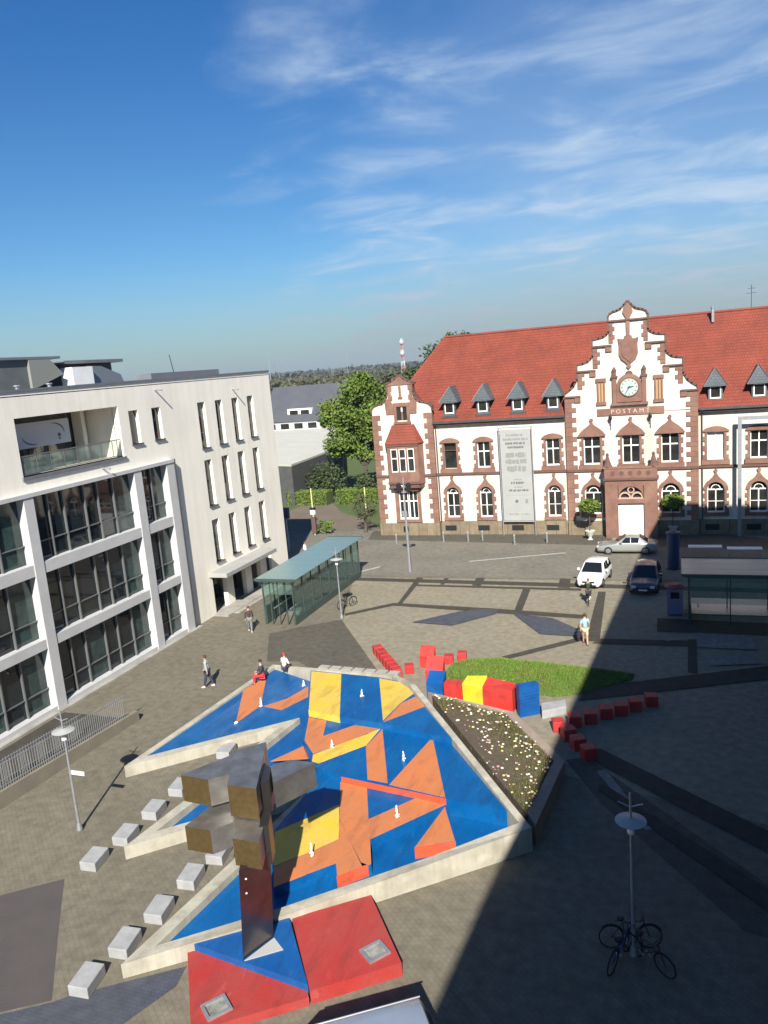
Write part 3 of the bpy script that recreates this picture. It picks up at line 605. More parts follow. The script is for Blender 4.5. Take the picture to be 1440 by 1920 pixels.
m_blind = mat('window_blind', (0.62,0.62,0.60), rough=.5)
PY = 70.5
po = thing('post_office', 'old white and red sandstone post office with stepped gable, clock and red tiled roof', 'building', (-3.75,76,0))
def grid_wall(name, u0, u1, v0, v1, holes, f, m, parent, depth=.35, thick=None):
    us = sorted(set([u0,u1]+[h[0] for h in holes]+[h[1] for h in holes])); vs2 = sorted(set([v0,v1]+[h[2] for h in holes]+[h[3] for h in holes]))
    us = [u for u in us if u0-1e-6 <= u <= u1+1e-6]; vs2 = [v for v in vs2 if v0-1e-6 <= v <= v1+1e-6]
    mb = MB()
    for i in range(len(us)-1):
        for j in range(len(vs2)-1):
            cu, cv = (us[i]+us[i+1])/2, (vs2[j]+vs2[j+1])/2
            if any(h[0] < cu < h[1] and h[2] < cv < h[3] for h in holes): continue
            mb.add([f(us[i],vs2[j],0),f(us[i+1],vs2[j],0),f(us[i+1],vs2[j+1],0),f(us[i],vs2[j+1],0)], [(0,1,2,3)])
    for a,b,c,d in holes:
        for (p,q) in (((a,c),(b,c)),((b,c),(b,d)),((b,d),(a,d)),((a,d),(a,c))):
            mb.add([f(*p,0),f(*q,0),f(*q,depth),f(*p,depth)], [(0,1,2,3)])
    return mb.build(name, m, parent)
fY = lambda y: (lambda u, v, d: (u, y+d, v))
WL = [-19.87,-16.70,-10.40]; WR = [3.0,6.28,9.55,12.8]; CW = [-6.97,-3.72,-.56]
holesL = [(x-.6,x+.6,6.33,8.74) for x in WL]+[(x-.6,x+.6,1.66,4.55) for x in WL]
holesR = [(x-.66,x+.66,6.40,8.72) for x in WR]+[(x-.68,x+.68,1.88,4.5) for x in WR]
grid_wall('wall', -21.4, -9.05, 1.28, 10.7, holesL, fY(PY), m_render, po)
grid_wall('wall', 1.6, 19.8, 1.28, 10.7, holesR, fY(PY), m_render, po)
MB().box(-27.1, 19.8, PY+.36, 86, 0, 10.6).build('inner_wall', mat('interior_dark', (0.03,0.028,0.025), rough=.9), po)
MB().box(-21.2, -9.25, PY-.12, PY+.3, 0, 1.28).build('plinth', m_plinth, po); MB().box(1.75, 19.8, PY-.12, PY+.3, 0, 1.28).build('plinth', m_plinth, po)
# sash windows -------------------------------------------------------------
def frame_and_panes(win, x, z0, z1, w, y, trans=.62, arch=False, blind=False, rows_=1, bars=True):
    t = .075; mb = MB(); h = w/2
    zs = z1-h if arch else z1
    zt_ = zs if arch else z0+(z1-z0)*trans
    mb.box(x-h, x-h+t, y, y+.07, z0, zs).box(x+h-t, x+h, y, y+.07, z0, zs).box(x-h+t, x+h-t, y+.002, y+.068, z0, z0+.1)
    mb.box(x-.045, x+.045, y-.012, y+.07, z0+.1, zs if arch else z1-.08).box(x-h+t, x-.045, y-.008, y+.066, zt_-.06, zt_+.05).box(x+.045, x+h-t, y-.008, y+.066, zt_-.06, zt_+.05)
    if arch:
        K = 10
        for k in range(K):
            a0, a1 = pi*k/K, pi*(k+1)/K
            P4 = [(x+h*cos(a0),zs+h*sin(a0)),(x+h*cos(a1),zs+h*sin(a1)),(x+(h-t)*cos(a1),zs+(h-t)*sin(a1)),(x+(h-t)*cos(a0),zs+(h-t)*sin(a0))]
            mb.pxz(P4, y, y+.07)
        for rr in (.52,.30):
            for k in range(6):
                a0, a1 = pi*k/6+.03, pi*(k+1)/6-.03
                mb.pxz([(x+h*(rr+.05)*cos(a0),zs+.05+h*(rr+.05)*sin(a0)),(x+h*(rr+.05)*cos(a1),zs+.05+h*(rr+.05)*sin(a1)),(x+h*(rr-.05)*cos(a1),zs+.05+h*(rr-.05)*sin(a1)),(x+h*(rr-.05)*cos(a0),zs+.05+h*(rr-.05)*sin(a0))], y+.003, y+.05)
            if rr == .52: break
        zm = z0+(zs-z0)*.48
        mb.box(x-h+t, x-.045, y+.01, y+.06, zm-.025, zm+.025).box(x+.045, x+h-t, y+.01, y+.06, zm-.025, zm+.025)
    else:
        mb.box(x-h+t, x+h-t, y+.002, y+.068, z1-.08, z1)
    mb.build('frame', m_white, win)
    pm = m_blind if blind else m_pane
    for s in (-1, 1):
        xa, xb = (x-h+.02, x-.02) if s < 0 else (x+.02, x+h-.02)
        mobj('pane', [(xa,y+.04,z0+.05),(xb,y+.04,z0+.05),(xb,y+.04,zt_),(xa,y+.04,zt_)], [(0,1,2,3)], pm, win)
        if not arch: mobj('pane', [(xa,y+.04,zt_),(xb,y+.04,zt_),(xb,y+.04,z1-.03),(xa,y+.04,z1-.03)], [(0,1,2,3)], pm, win)
    if arch:
        K = 12; vv_ = [(x+(h-.03)*cos(pi*k/K), y+.04, zs+(h-.03)*sin(pi*k/K)) for k in range(K+1)]
        mobj('pane', vv_, [tuple(range(K+1))[::-1]], pm, win)
def jambs(mb, x, w, z0, z1, y, out=.1, jw=.17, n=6):
    for s in (-1, 1):
        for k in range(n):
            za, zb = z0+(z1-z0)*k/n, z0+(z1-z0)*(k+1)/n
            e = jw+(.17 if k % 2 == 0 else 0)
            a, b = x+s*w/2, x+s*(w/2+e)
            mb.box(min(a,b), max(a,b), y-out+(.004 if k%2 else 0), y+.02, za, zb)
def upper_window(x, w, z0, z1, y=PY, hood='seg', blind=False, openw=False):
    mb = MB(); jambs(mb, x, w, z0, z1, y)
    mb.box(x-w/2-.42, x+w/2+.42, y-.2, y+.02, z0-.42, z0-.02)
    e = w/2+.36
    if hood == 'seg':
        mb.pxz([(x-e,z1),(x+e,z1),(x+e,z1+.1),(x+e*.72,z1+.3),(x+e*.35,z1+.42),(x,z1+.46),(x-e*.35,z1+.42),(x-e*.72,z1+.3),(x-e,z1+.1)], y-.16, y+.02)
    else:
        e = w/2+.42
        mb.pxz([(x-e,z1),(x+e,z1),(x+e,z1+.12),(x+e*.86,z1+.34),(x+e*.6,z1+.62),(x+e*.3,z1+.86),(x+e*.12,z1+1.05),(x+.08,z1+1.28),(x+.16,z1+1.36),(x+.1,z1+1.52),(x-.1,z1+1.52),(x-.16,z1+1.36),(x-.08,z1+1.28),(x-e*.12,z1+1.05),(x-e*.3,z1+.86),(x-e*.6,z1+.62),(x-e*.86,z1+.34),(x-e,z1+.12)], y-.17, y+.02)
        mb.box(x-e-.05, x+e+.05, y-.24, y-.175, z1-.02, z1+.12)
    win = fix(mb.build('window', m_sand, po))
    if openw:
        MB().box(x-w/2, x-w/2+.06, y+.1, y+.2, z0, z1).box(x+w/2-.06, x+w/2, y+.1, y+.2, z0, z1).box(x-w/2+.06, x+w/2-.06, y+.1, y+.2, z1-.75, z1-.69).build('frame', m_sand2, win)
        mobj('pane', [(x-w/2,y+.3,z0),(x+w/2,y+.3,z0),(x+w/2,y+.3,z1),(x-w/2,y+.3,z1)], [(0,1,2,3)], m_pane, win)
    else: frame_and_panes(win, x, z0, z1, w, y+.18, blind=blind)
def arch_window(x, w, z0, z1, y=PY):
    mb = MB(); h = w/2; zs = z1-h; jambs(mb, x, w, z0, zs, y, n=6)
    mb.box(x-h-.36, x+h+.36, y-.16, y+.02, z0-.3, z0-.02)
    K = 12
    def ro(a):                                  # outer edge with an ogee tip
        t = abs(a-pi/2)/(pi/2); return h+.30+.55*max(0,(1-t*3.2))**2
    for k in range(K):
        a0, a1 = pi*k/K, pi*(k+1)/K
        mb.pxz([(x+h*.985*cos(a0),zs+h*.985*sin(a0)),(x+ro(a0)*cos(a0),zs+ro(a0)*sin(a0)),(x+ro(a1)*cos(a1),zs+ro(a1)*sin(a1)),(x+h*.985*cos(a1),zs+h*.985*sin(a1))], y-.12, y+.02)
    mb.pxz([(x-.09,zs+h+.78),(x+.09,zs+h+.78),(x+.16,zs+h+.98),(x,zs+h+1.12),(x-.16,zs+h+.98)], y-.14, y+.02)
    win = fix(mb.build('window', m_sand, po)); frame_and_panes(win, x, z0, z1, w, y+.18, arch=True)
for k, x in enumerate(WL):
    upper_window(x, 1.2, 6.33, 8.74, openw=(k == 0)); arch_window(x, 1.2, 1.66, 4.55)
for k, x in enumerate(WR):
    upper_window(x, 1.32, 6.40, 8.72, blind=(k == 0)); arch_window(x, 1.36, 1.88, 4.5)
# string course, eaves
for (a, b) in ((-21.25,-9.2),(1.72,19.8)):
    MB().box(a, b, PY-.17, PY+.02, 5.72, 5.92).build('string_course', m_sand2, po)
    MB().box(a, b, PY-.42, PY+.02, 10.42, 10.62).build('cornice', m_sand2, po)
    MB().box(a, b, PY-.62, PY-.38, 10.6, 10.78).build('gutter', m_lead, po)
    x = a+1.0
    while x < b:
        box('basement_window', x-.55, x+.55, PY-.135, PY-.118, .38, .88, m_dark, po); x += 3.2
# central gabled bay -------------------------------------------------------
CY = 70.2; CX = -3.75
half = [(5.37,1.28),(5.37,12.45),(5.25,12.62),(4.9,12.85),(4.55,13.15),(4.36,13.5),(4.22,13.72),(4.22,14.98),(3.75,15.02),(3.35,15.15),(3.05,15.4),(2.88,15.6),(2.88,16.97),(2.4,17.02),(2.0,17.12),(1.7,17.3),(1.52,17.5),(1.52,18.75),(1.40,18.98),(1.15,19.12),(.85,19.18),(.55,19.3),(.25,19.6),(0,19.9)]
prof = [(CX+a,b) for a,b in half]+[(CX-a,b) for a,b in half[::-1][1:]]
cholesup = [(x-.71,x+.71,6.33,8.82) for x in CW]; cholow = [(x-.76,x+.76,1.9,4.55) for x in (CW[0],CW[2])]
grid_wall('gable_wall', CX-5.37, CX+5.37, 1.28, 12.45, cholesup+cholow, fY(CY), m_render, po)
fix(MB().pxz([p for p in prof if p[1] >= 12.44], CY+.001, CY+.55).build('gable', m_render, po))
MB().box(CX-5.37, CX+5.37, CY+.36, CY+.55, 1.3, 12.45).box(CX-5.37, CX-5.3, CY+.01, CY+.36, 1.28, 12.45).box(CX+5.3, CX+5.37, CY+.01, CY+.36, 1.28, 12.45).build('gable_backing', m_sand2, po)
MB().box(CX-5.45, CX+5.45, CY-.12, CY+.5, 0, 1.28).build('plinth', m_plinth, po)
# coping along the stepped outline
cp = MB(); pp = [p for p in prof if p[1] >= 12.4]
for a, b in zip(pp, pp[1:]):
    d = Vector((b[0]-a[0], b[1]-a[1])); L_ = d.length
    if L_ < .01: continue
    d /= L_; nn = Vector((d.y, -d.x)); 
    if nn.dot(Vector(((a[0]+b[0])/2-CX, 1.5))) < 0: nn = -nn
    t_ = .14
    cp.pxz([(a[0]-d.x*.04,a[1]-d.y*.04),(b[0]+d.x*.04,b[1]+d.y*.04),(b[0]+nn.x*t_+d.x*.04,b[1]+nn.y*t_+d.y*.04),(a[0]+nn.x*t_-d.x*.04,a[1]+nn.y*t_-d.y*.04)], CY-.12, CY+.62)
fix(cp.build('coping', m_sand2, po))
MB().pxz([(CX-.42,19.05),(CX-.16,18.6),(CX-.13,17.15),(CX-.3,17.1),(CX-.3,16.95),(CX+.3,16.95),(CX+.3,17.1),(CX+.13,17.15),(CX+.16,18.6),(CX+.42,19.05),(CX+.3,19.5),(CX,19.85),(CX-.3,19.5)], CY-.14, CY).build('gable_finial', m_sand, po)
for hw, z in ((1.62,18.42),(2.95,16.42),(4.3,14.42),(5.45,12.3)):
    inner = {1.62:0, 2.95:1.35, 4.3:2.72, 5.45:4.05}[hw]
    if inner == 0: MB().box(CX-hw, CX+hw, CY-.2, CY, z-.07, z+.07).build('ledge', m_sand2, po)
    else:
        for s in (-1, 1):
            a, b = sorted((CX+s*inner, CX+s*hw)); MB().box(a, b, CY-.2, CY, z-.07, z+.07).build('ledge', m_sand2, po)
            a, b = sorted((CX+s*inner, CX+s*(inner+.5))); MB().box(a, b, CY-.15, CY, z-.5, z-.071).build('corbel', m_sand, po)
# quoins
qm = {}
def quoin(w, h, x, y, z):
    k = (round(w,2), round(h,2))
    if k not in qm:
        mb = MB().box(-w/2, w/2, 0, .3, 0, h); me = bpy.data.meshes.new('quoin'); me.from_pydata(mb.v, [], mb.f); me.materials.append(m_sand); qm[k] = me
    o = bpy.data.objects.new('quoin', qm[k]); col.objects.link(o); o.parent = po; b = BASE[po.name]; o.location = (x-b.x, y-b.y, z-b.z)
def quoins(xe, s, z0, z1, y, n, w1=.95, w2=.6):       # s: direction towards the wall middle
    h = (z1-z0)/n
    for k in range(n):
        w = w1 if k % 2 else w2
        quoin(w, h-.015, xe+s*w/2-s*.05, y-.07-(.004 if k % 2 else 0), z0+k*h)
for s in (-1, 1):
    quoins(CX+s*5.37, -s, 1.3, 12.2, CY, 26)
    quoins(CX+s*4.22, -s, 12.9, 14.35, CY, 4, .62, .4); quoins(CX+s*2.88, -s, 14.6, 16.3, CY, 5, .62, .4); quoins(CX+s*1.52, -s, 16.6, 18.3, CY, 5, .5, .34)
for k, x in enumerate(CW): upper_window(x, 1.42, 6.33, 8.82, CY, 'ogee')
for x in (CW[0], CW[2]): arch_window(x, 1.5, 1.9, 4.55, CY)
MB().box(CX-5.4, CX+5.4, CY-.17, CY, 5.72, 5.92).build('string_course', m_sand2, po)
# shield
sh = [(-.83,16.95),(-.45,16.85),(0,17.1),(.45,16.85),(.83,16.95),(.74,16.4),(.76,15.6),(.6,15.2),(.28,14.95),(.12,14.75),(.2,14.55),(0,14.35),(-.2,14.55),(-.12,14.75),(-.28,14.95),(-.6,15.2),(-.76,15.6),(-.74,16.4)]
s1 = MB().pxz([(CX+a,b) for a,b in sh], CY-.16, CY).build('shield', m_sand, po)
MB().pxz([(CX+a*.72,15.9+(b-15.9)*.72) for a,b in sh[:11]+sh[13:]], CY-.22, CY-.16).build('shield_relief', m_sand, s1)
# clock with its frame
K = 16; arch = [(CX+1.02*cos(pi*k/K), 12.95+1.02*sin(pi*k/K)) for k in range(K+1)]
cf = MB().pxz([(CX-1.02,11.62)]+[(CX+1.02,11.62)]+arch, CY-.2, CY).box(CX-1.36, CX-1.03, CY-.26, CY, 11.5, 13.7).box(CX+1.03, CX+1.36, CY-.26, CY, 11.5, 13.7).box(CX-1.5, CX+1.5, CY-.32, CY, 11.36, 11.56).build('clock_frame', m_sand, po)
MB().pxz([(CX+.3*cos(a),14.05+.5*abs(sin(a)) if False else 13.95+.28*sin(a)) for a in [pi*k/6 for k in range(7)]]+[(CX,14.6)][:0], CY-.19, CY).build('arch_cap', m_sand2, cf)
for s in (-1, 1):
    MB().box(CX+s*1.2-.27, CX+s*1.2+.27, CY-.34, CY, 13.7, 13.86).box(CX+s*1.2-.15, CX+s*1.2+.15, CY-.3, CY-.02, 13.86, 14.2).lathe([(.17,0),(.2,.12),(.1,.3),(.02,.42)], CX+s*1.2, CY-.16, 14.2, 8).build('pinnacle', m_sand2, cf)
def disc(name, cx, cz, r, y0, y1, m, parent, seg=28): return MB().pxz([(cx+r*cos(2*pi*k/seg), cz+r*sin(2*pi*k/seg)) for k in range(seg)], y0, y1).build(name, m, parent)
disc('clock_ring', CX, 12.85, .82, CY-.27, CY-.2, m_sand2, po)
ck = disc('clock', CX, 12.85, .72, CY-.30, CY-.27, mat('clock_face', (0.40,0.47,0.42), rough=.5), po)
mhand = mat('clock_green', (0.02,0.10,0.075), rough=.5)
def hand(ang, L_, w, y):
    d = Vector((sin(ang), cos(ang))); n_ = Vector((d.y,-d.x))
    MB().pxz([(CX-d.x*.12+n_.x*w,12.85-d.y*.12+n_.y*w),(CX+d.x*L_+n_.x*w*.4,12.85+d.y*L_+n_.y*w*.4),(CX+d.x*L_-n_.x*w*.4,12.85+d.y*L_-n_.y*w*.4),(CX-d.x*.12-n_.x*w,12.85-d.y*.12-n_.y*w)], y, y+.015).build('clock_hand', mhand, ck)
hand(radians(210), .58, .05, CY-.335); hand(radians(78), .38, .06, CY-.36)
for k in range(12):
    a = 2*pi*k/12; c, s = sin(a), cos(a)
    MB().pxz([(CX+c*.52-s*.03,12.85+s*.52+c*.03),(CX+c*.66-s*.03,12.85+s*.66+c*.03),(CX+c*.66+s*.03,12.85+s*.66-c*.03),(CX+c*.52+s*.03,12.85+s*.52-c*.03)], CY-.312, CY-.301).build('hour_mark', mhand, ck)
# niches
for x in (-6.07, -1.40):
    nb = MB().box(x-.42, x+.42, CY-.16, CY, 13.42, 13.72).box(x-.42, x+.42, CY-.16, CY, 11.45, 11.72).box(x-.33, x-.2, CY-.13, CY, 11.72, 13.42).box(x+.2, x+.33, CY-.13, CY, 11.72, 13.42).box(x-.04, x+.04, CY-.11, CY, 11.72, 13.42).build('niche', m_sand, po)
    box('niche_back', x-.2, x+.2, CY-.03, CY-.002, 11.72, 13.42, mat('ochre', (0.42,0.27,0.12), rough=.8), nb)
# lettering band
lb = MB().box(-6.45, -.98, CY-.1, CY, 10.52, 11.12).build('name_band', m_sand, po)
def text(s, size, loc, m, parent=None, ext=.02, rx=pi/2, rz=0.0, align='CENTER', name='lettering'):
    cu = bpy.data.curves.new('t', 'FONT'); cu.body = s; cu.size = size; cu.extrude = ext; cu.align_x = align; cu.align_y = 'CENTER'; cu.resolution_u = 2
    ob = bpy.data.objects.new('t', cu); col.objects.link(ob)
    me = bpy.data.meshes.new_from_object(ob.evaluated_get(bpy.context.evaluated_depsgraph_get())); bpy.data.objects.remove(ob)
    Mx = Matrix.Translation(Vector(loc)) @ Matrix.Rotation(rz,4,'Z') @ Matrix.Rotation(rx,4,'X')
    vs_ = [tuple(Mx @ v.co) for v in me.vertices]; fs = [tuple(p.vertices) for p in me.polygons]
    return mobj(name, vs_, fs, m, parent)
text('P O S T A M T', .52, (CX+.03, CY-.12, 10.82), mat('letter_pale', (0.55,0.42,0.34), rough=.8), lb)
# wall lamps on the gable
for x in (-5.35, -2.12):
    fo_ = MB().tube([(x,CY,9.75),(x,CY-.3,9.9),(x,CY-.32,10.2)], .03).lathe([(.05,-.1),(.14,.0),(.17,.18),(.05,.34),(.02,.5)], x, CY-.32, 10.2, 8).tube([(x,CY-.02,9.3),(x,CY-.02,9.95)], .04).build('wall_lamp', m_dark, po)
# portal ------------------------------------------------------------------
QY = 68.9
pt = MB().box(-5.88,-4.82,QY,CY,0,5.2).box(-2.68,-1.62,QY,CY,0,5.2).box(-4.82,-2.68,QY,CY,4.62,5.2).box(-4.82,-2.68,QY+.02,QY+.5,3.04,3.42)
K = 12
for k in range(K):                              # tympanum arch cut out of the front
    a0, a1 = pi*k/K, pi*(k+1)/K; R_ = 1.02
    x0, z0, x1, z1 = CX+R_*cos(a0), 3.5+R_*sin(a0), CX+R_*cos(a1), 3.5+R_*sin(a1)
    pt.pxz([(x0,z0),(x0,4.63),(x1,4.63),(x1,z1)], QY+.001, QY+.45)
pt = fix(pt.build('portal', m_sand, po))
MB().box(CX-1.07,CX+1.07,QY+.36,QY+.44,3.42,4.62).build('tympanum_back', m_dark, pt)
tr = MB()
for r0, r1 in ((.92,1.02),): 
    pass
tr.box(CX-1.07,CX+1.07,QY+.1,QY+.3,3.42,3.54)
for s in (-1,1):
    for k in range(8):
        a0, a1 = pi*k/8, pi*(k+1)/8; cx_ = CX+s*.5
        tr.pxz([(cx_+.36*cos(a0),3.54+.36*sin(a0)),(cx_+.50*cos(a0),3.54+.50*sin(a0)),(cx_+.50*cos(a1),3.54+.50*sin(a1)),(cx_+.36*cos(a1),3.54+.36*sin(a1))], QY+.12, QY+.28)
for k in range(12):
    a0, a1 = 2*pi*k/12, 2*pi*(k+1)/12
    tr.pxz([(CX+.2*cos(a0),4.2+.2*sin(a0)),(CX+.3*cos(a0),4.2+.3*sin(a0)),(CX+.3*cos(a1),4.2+.3*sin(a1)),(CX+.2*cos(a1),4.2+.2*sin(a1))], QY+.12, QY+.28)
tr.build('tracery', mat('sandstone_pale', (0.42,0.30,0.23), rough=.9), pt)
dr = MB().box(-4.82,-2.68,QY+.28,QY+.36,.18,3.04).build('door', m_white, pt)
for (a,b) in ((-4.70,-3.82),(-3.68,-2.80)):
    for (c,d_) in ((.3,.95),(1.05,1.9),(2.0,2.9)): box('door_panel', a, b, QY+.255, QY+.281, c, d_, mat('door_white', (0.74,0.74,0.72), rough=.5), dr)
MB().box(-6.0,-1.5,QY-.14,CY,5.08,5.26).build('portal_cornice', m_sand2, pt)
bl = MB().box(-5.9,-1.6,QY-.06,QY+.18,5.26,6.1).box(-5.9,-5.66,QY+.18,CY,5.26,6.1).box(-1.84,-1.6,QY+.18,CY,5.26,6.1).box(-6.0,-1.5,QY-.12,QY+.24,6.1,6.24).build('balustrade', m_sand, pt)
for k in range(5): disc('quatrefoil', -5.2+k*.72, 5.68, .2, QY-.075, QY-.055, m_sand2, bl, 10)
for x in (-5.62,-1.88): MB().lathe([(.42,0),(.3,.2),(.2,.55),(.1,.92),(.14,1.0),(.1,1.12),(.02,1.2)], x, QY+.2, 6.24, 8).build('pinnacle', m_sand2, pt)
MB().box(-5.4,-2.1,QY-.7,QY,0,.16).build('doorstep', m_plinth, pt)
# left gabled bay ----------------------------------------------------------
LX = -24.25; LY = 70.1
lh = [(2.95,1.2),(2.95,11.9),(2.9,12.25),(2.65,12.5),(2.25,12.62),(1.85,12.68),(1.5,12.95),(1.3,13.3),(1.2,13.7),(1.17,14.38),(1.42,14.45),(1.3,14.56),(.8,14.68),(.4,14.9),(0,15.25)]
lprof = [(LX+a,b) for a,b in lh]+[(LX-a,b) for a,b in lh[::-1][1:]]
lholes = [(LX-.55+.05,LX+.55+.05,11.1,12.38)]
grid_wall('bay_wall', LX-2.95, LX+2.95, 1.2, 11.9, [(LX-.95,LX+1.0,1.62,4.4),(LX-.5,LX+.6,11.1,11.899)], fY(LY), m_render, po, .3)
fix(MB().pxz([p for p in lprof if p[1] >= 11.89], LY+.001, LY+.5).build('bay_gable', m_render, po))
MB().box(LX-2.95, LX+2.95, LY+.31, LY+.5, 1.2, 11.89).box(LX-2.95,LX-2.88,LY+.01,LY+.31,1.2,11.89).box(LX+2.88,LX+2.95,LY+.01,LY+.31,1.2,11.89).build('bay_backing', m_sand2, po)
MB().box(LX-3.02, LX+3.02, LY-.1, LY+.5, 0, 1.2).build('plinth', m_plinth, po)
cp = MB(); pp = [p for p in lprof if p[1] >= 11.85]
for a, b in zip(pp, pp[1:]):
    d = Vector((b[0]-a[0], b[1]-a[1])); L_ = d.length
    if L_ < .01: continue
    d /= L_; nn = Vector((d.y,-d.x))
    if nn.dot(Vector(((a[0]+b[0])/2-LX, 1.5))) < 0: nn = -nn
    cp.pxz([(a[0]-d.x*.03,a[1]-d.y*.03),(b[0]+d.x*.03,b[1]+d.y*.03),(b[0]+nn.x*.12+d.x*.03,b[1]+nn.y*.12+d.y*.03),(a[0]+nn.x*.12-d.x*.03,a[1]+nn.y*.12-d.y*.03)], LY-.1, LY+.55)
fix(cp.build('coping', m_sand2, po))
MB().pxz([(LX-1.42,14.4),(LX+1.42,14.4),(LX+.8,14.66),(LX+.4,14.88),(LX,15.22),(LX-.4,14.88),(LX-.8,14.66)], LY-.08, LY).build('gable_cap', m_sand, po)
for s in (-1,1):
    quoins(LX+s*2.95, -s, 1.2, 11.7, LY, 22, .85, .55)
    quoins(LX+s*1.17, -s, 12.6, 14.35, LY, 4, .42, .3)
    MB().pxz([(LX+s*.75,11.7),(LX+s*1.5,11.7),(LX+s*1.6,12.9),(LX+s*1.25,13.2),(LX+s*.75,12.6)], LY-.09, LY).build('scroll', m_sand, po)
MB().box(LX-3.0,LX+3.0,LY-.16,LY,5.72,5.92).build('string_course', m_sand2, po)
MB().box(LX-.1,LX+.1,LY-.1,LY,13.3,14.3).box(LX-.2,LX+.2,LY-.12,LY,13.15,13.3).build('gable_finial', m_sand, po)
x = LX+.05
w = MB().box(x-.78,x-.5,LY-.1,LY,10.95,12.45).box(x+.5,x+.78,LY-.1,LY,10.95,12.45).box(x-.78,x+.78,LY-.12,LY,12.4,12.75).box(x-.85,x+.85,LY-.16,LY,10.78,10.98).box(x-.1,x+.1,LY+.05,LY+.2,11.1,12.0).build('window', m_sand, po)
for s in (-1,1): mobj('pane', [(x+s*.3-.21,LY-.003,11.1),(x+s*.3+.21,LY-.003,11.1),(x+s*.3+.21,LY-.003,12.38),(x+s*.3-.21,LY-.003,12.38)], [(0,1,2,3)], m_pane, w)
x = LX+.02
w = MB().box(x-1.28,x-.96,LY-.1,LY,1.5,4.4).box(x+.98,x+1.28,LY-.1,LY,1.5,4.4).box(x-1.28,x+1.28,LY-.12,LY,4.4,4.72).box(x-1.3,x+1.3,LY-.16,LY,1.3,1.55).build('window', m_sand, po)
for s in (-1,1): frame_and_panes(w, x+s*.49, 1.62, 4.4, .9, LY+.14)
# oriel
OY = 69.3; ox0, ox1 = -26.05, -22.35
orl = fix(MB().prism([(ox0,LY),(ox0+.35,OY),(ox1-.35,OY),(ox1,LY)], 5.1, 8.95).build('oriel', m_sand, po))
fix(MB().prism([(ox0+.1,LY),(ox0+.4,OY+.05),(ox1-.4,OY+.05),(ox1-.1,LY)], 4.75, 5.12).prism([(ox0+.5,LY),(ox0+.7,OY+.4),(ox1-.7,OY+.4),(ox1-.5,LY)], 4.4, 4.76).build('corbel', m_sand2, orl))
MB().box(ox0+.25,ox1-.25,OY-.08,OY-.002,5.15,5.35).box(ox0+.25,ox1-.25,OY-.08,OY-.002,8.75,8.94).build('oriel_band', m_sand2, orl)
v = [(ox0-.12,LY,8.95),(ox0+.26,OY-.14,8.95),(ox1-.26,OY-.14,8.95),(ox1+.12,LY,8.95),(ox0+.75,LY,10.7),(ox0+.85,LY-.15,10.7),(ox1-.85,LY-.15,10.7),(ox1-.75,LY,10.7)]
fix(mobj('oriel_roof', v, [(0,1,5,4),(1,2,6,5),(2,3,7,6),(4,5,6,7),(0,3,2,1)], m_tile, orl))
for k in range(3):
    x = -24.2+(k-1)*.82
    wf = MB().box(x-.33,x-.26,OY-.03,OY-.002,6.3,8.5).box(x+.26,x+.33,OY-.03,OY-.002,6.3,8.5).box(x-.26,x+.26,OY-.03,OY-.002,6.3,6.4).box(x-.26,x+.26,OY-.028,OY-.002,7.55,7.66).box(x-.26,x+.26,OY-.03,OY-.002,8.42,8.5).build('window', m_white, orl)
    mobj('pane', [(x-.26,OY-.01,6.4),(x+.26,OY-.01,6.4),(x+.26,OY-.01,8.42),(x-.26,OY-.01,8.42)], [(0,1,2,3)], m_pane, orl)
# roofs ---------------------------------------------------------------------
RZ, RY = 18.55, 77.5; ez, ey = 10.68, PY-.5
rl, rr_ = -21.6, 14.2; el, er = -27.3, 19.9; by = 86.0
fix(mobj('roof', [(el,ey+.4,ez),(er,ey,ez),(rr_,RY,RZ),(rl,RY,RZ),(el,by,ez),(er,by,ez)], [(0,1,2,3),(3,2,5,4),(0,3,4),(1,5,2),(0,4,5,1)], m_tile, po))
rf = [o for o in po.children if o.name.startswith('roof')][-1]
rt = MB().tube([(rl,RY,RZ+.02),(rr_,RY,RZ+.02)], .13, 8).tube([(rl,RY,RZ+.02),(el+.2,ey+.7,ez+.1)], .11, 6).build('ridge_tiles', m_tile, rf)
fix(mobj('gable_roof', [(CX-4.9,CY+.5,12.3),(CX+4.9,CY+.5,12.3),(CX,CY+.5,17.4),(CX-4.9,75.5,12.3),(CX+4.9,75.5,12.3),(CX,76.4,17.4)], [(0,2,5,3),(2,1,4,5),(0,1,2)], m_tile, po))
fix(mobj('bay_roof', [(LX-2.6,LY+.45,11.6),(LX+2.6,LY+.45,11.6),(LX,LY+.45,14.2),(LX-2.6,74,11.6),(LX+2.6,74,11.6),(LX,75,14.2)], [(0,2,5,3),(2,1,4,5)], m_tile, po))
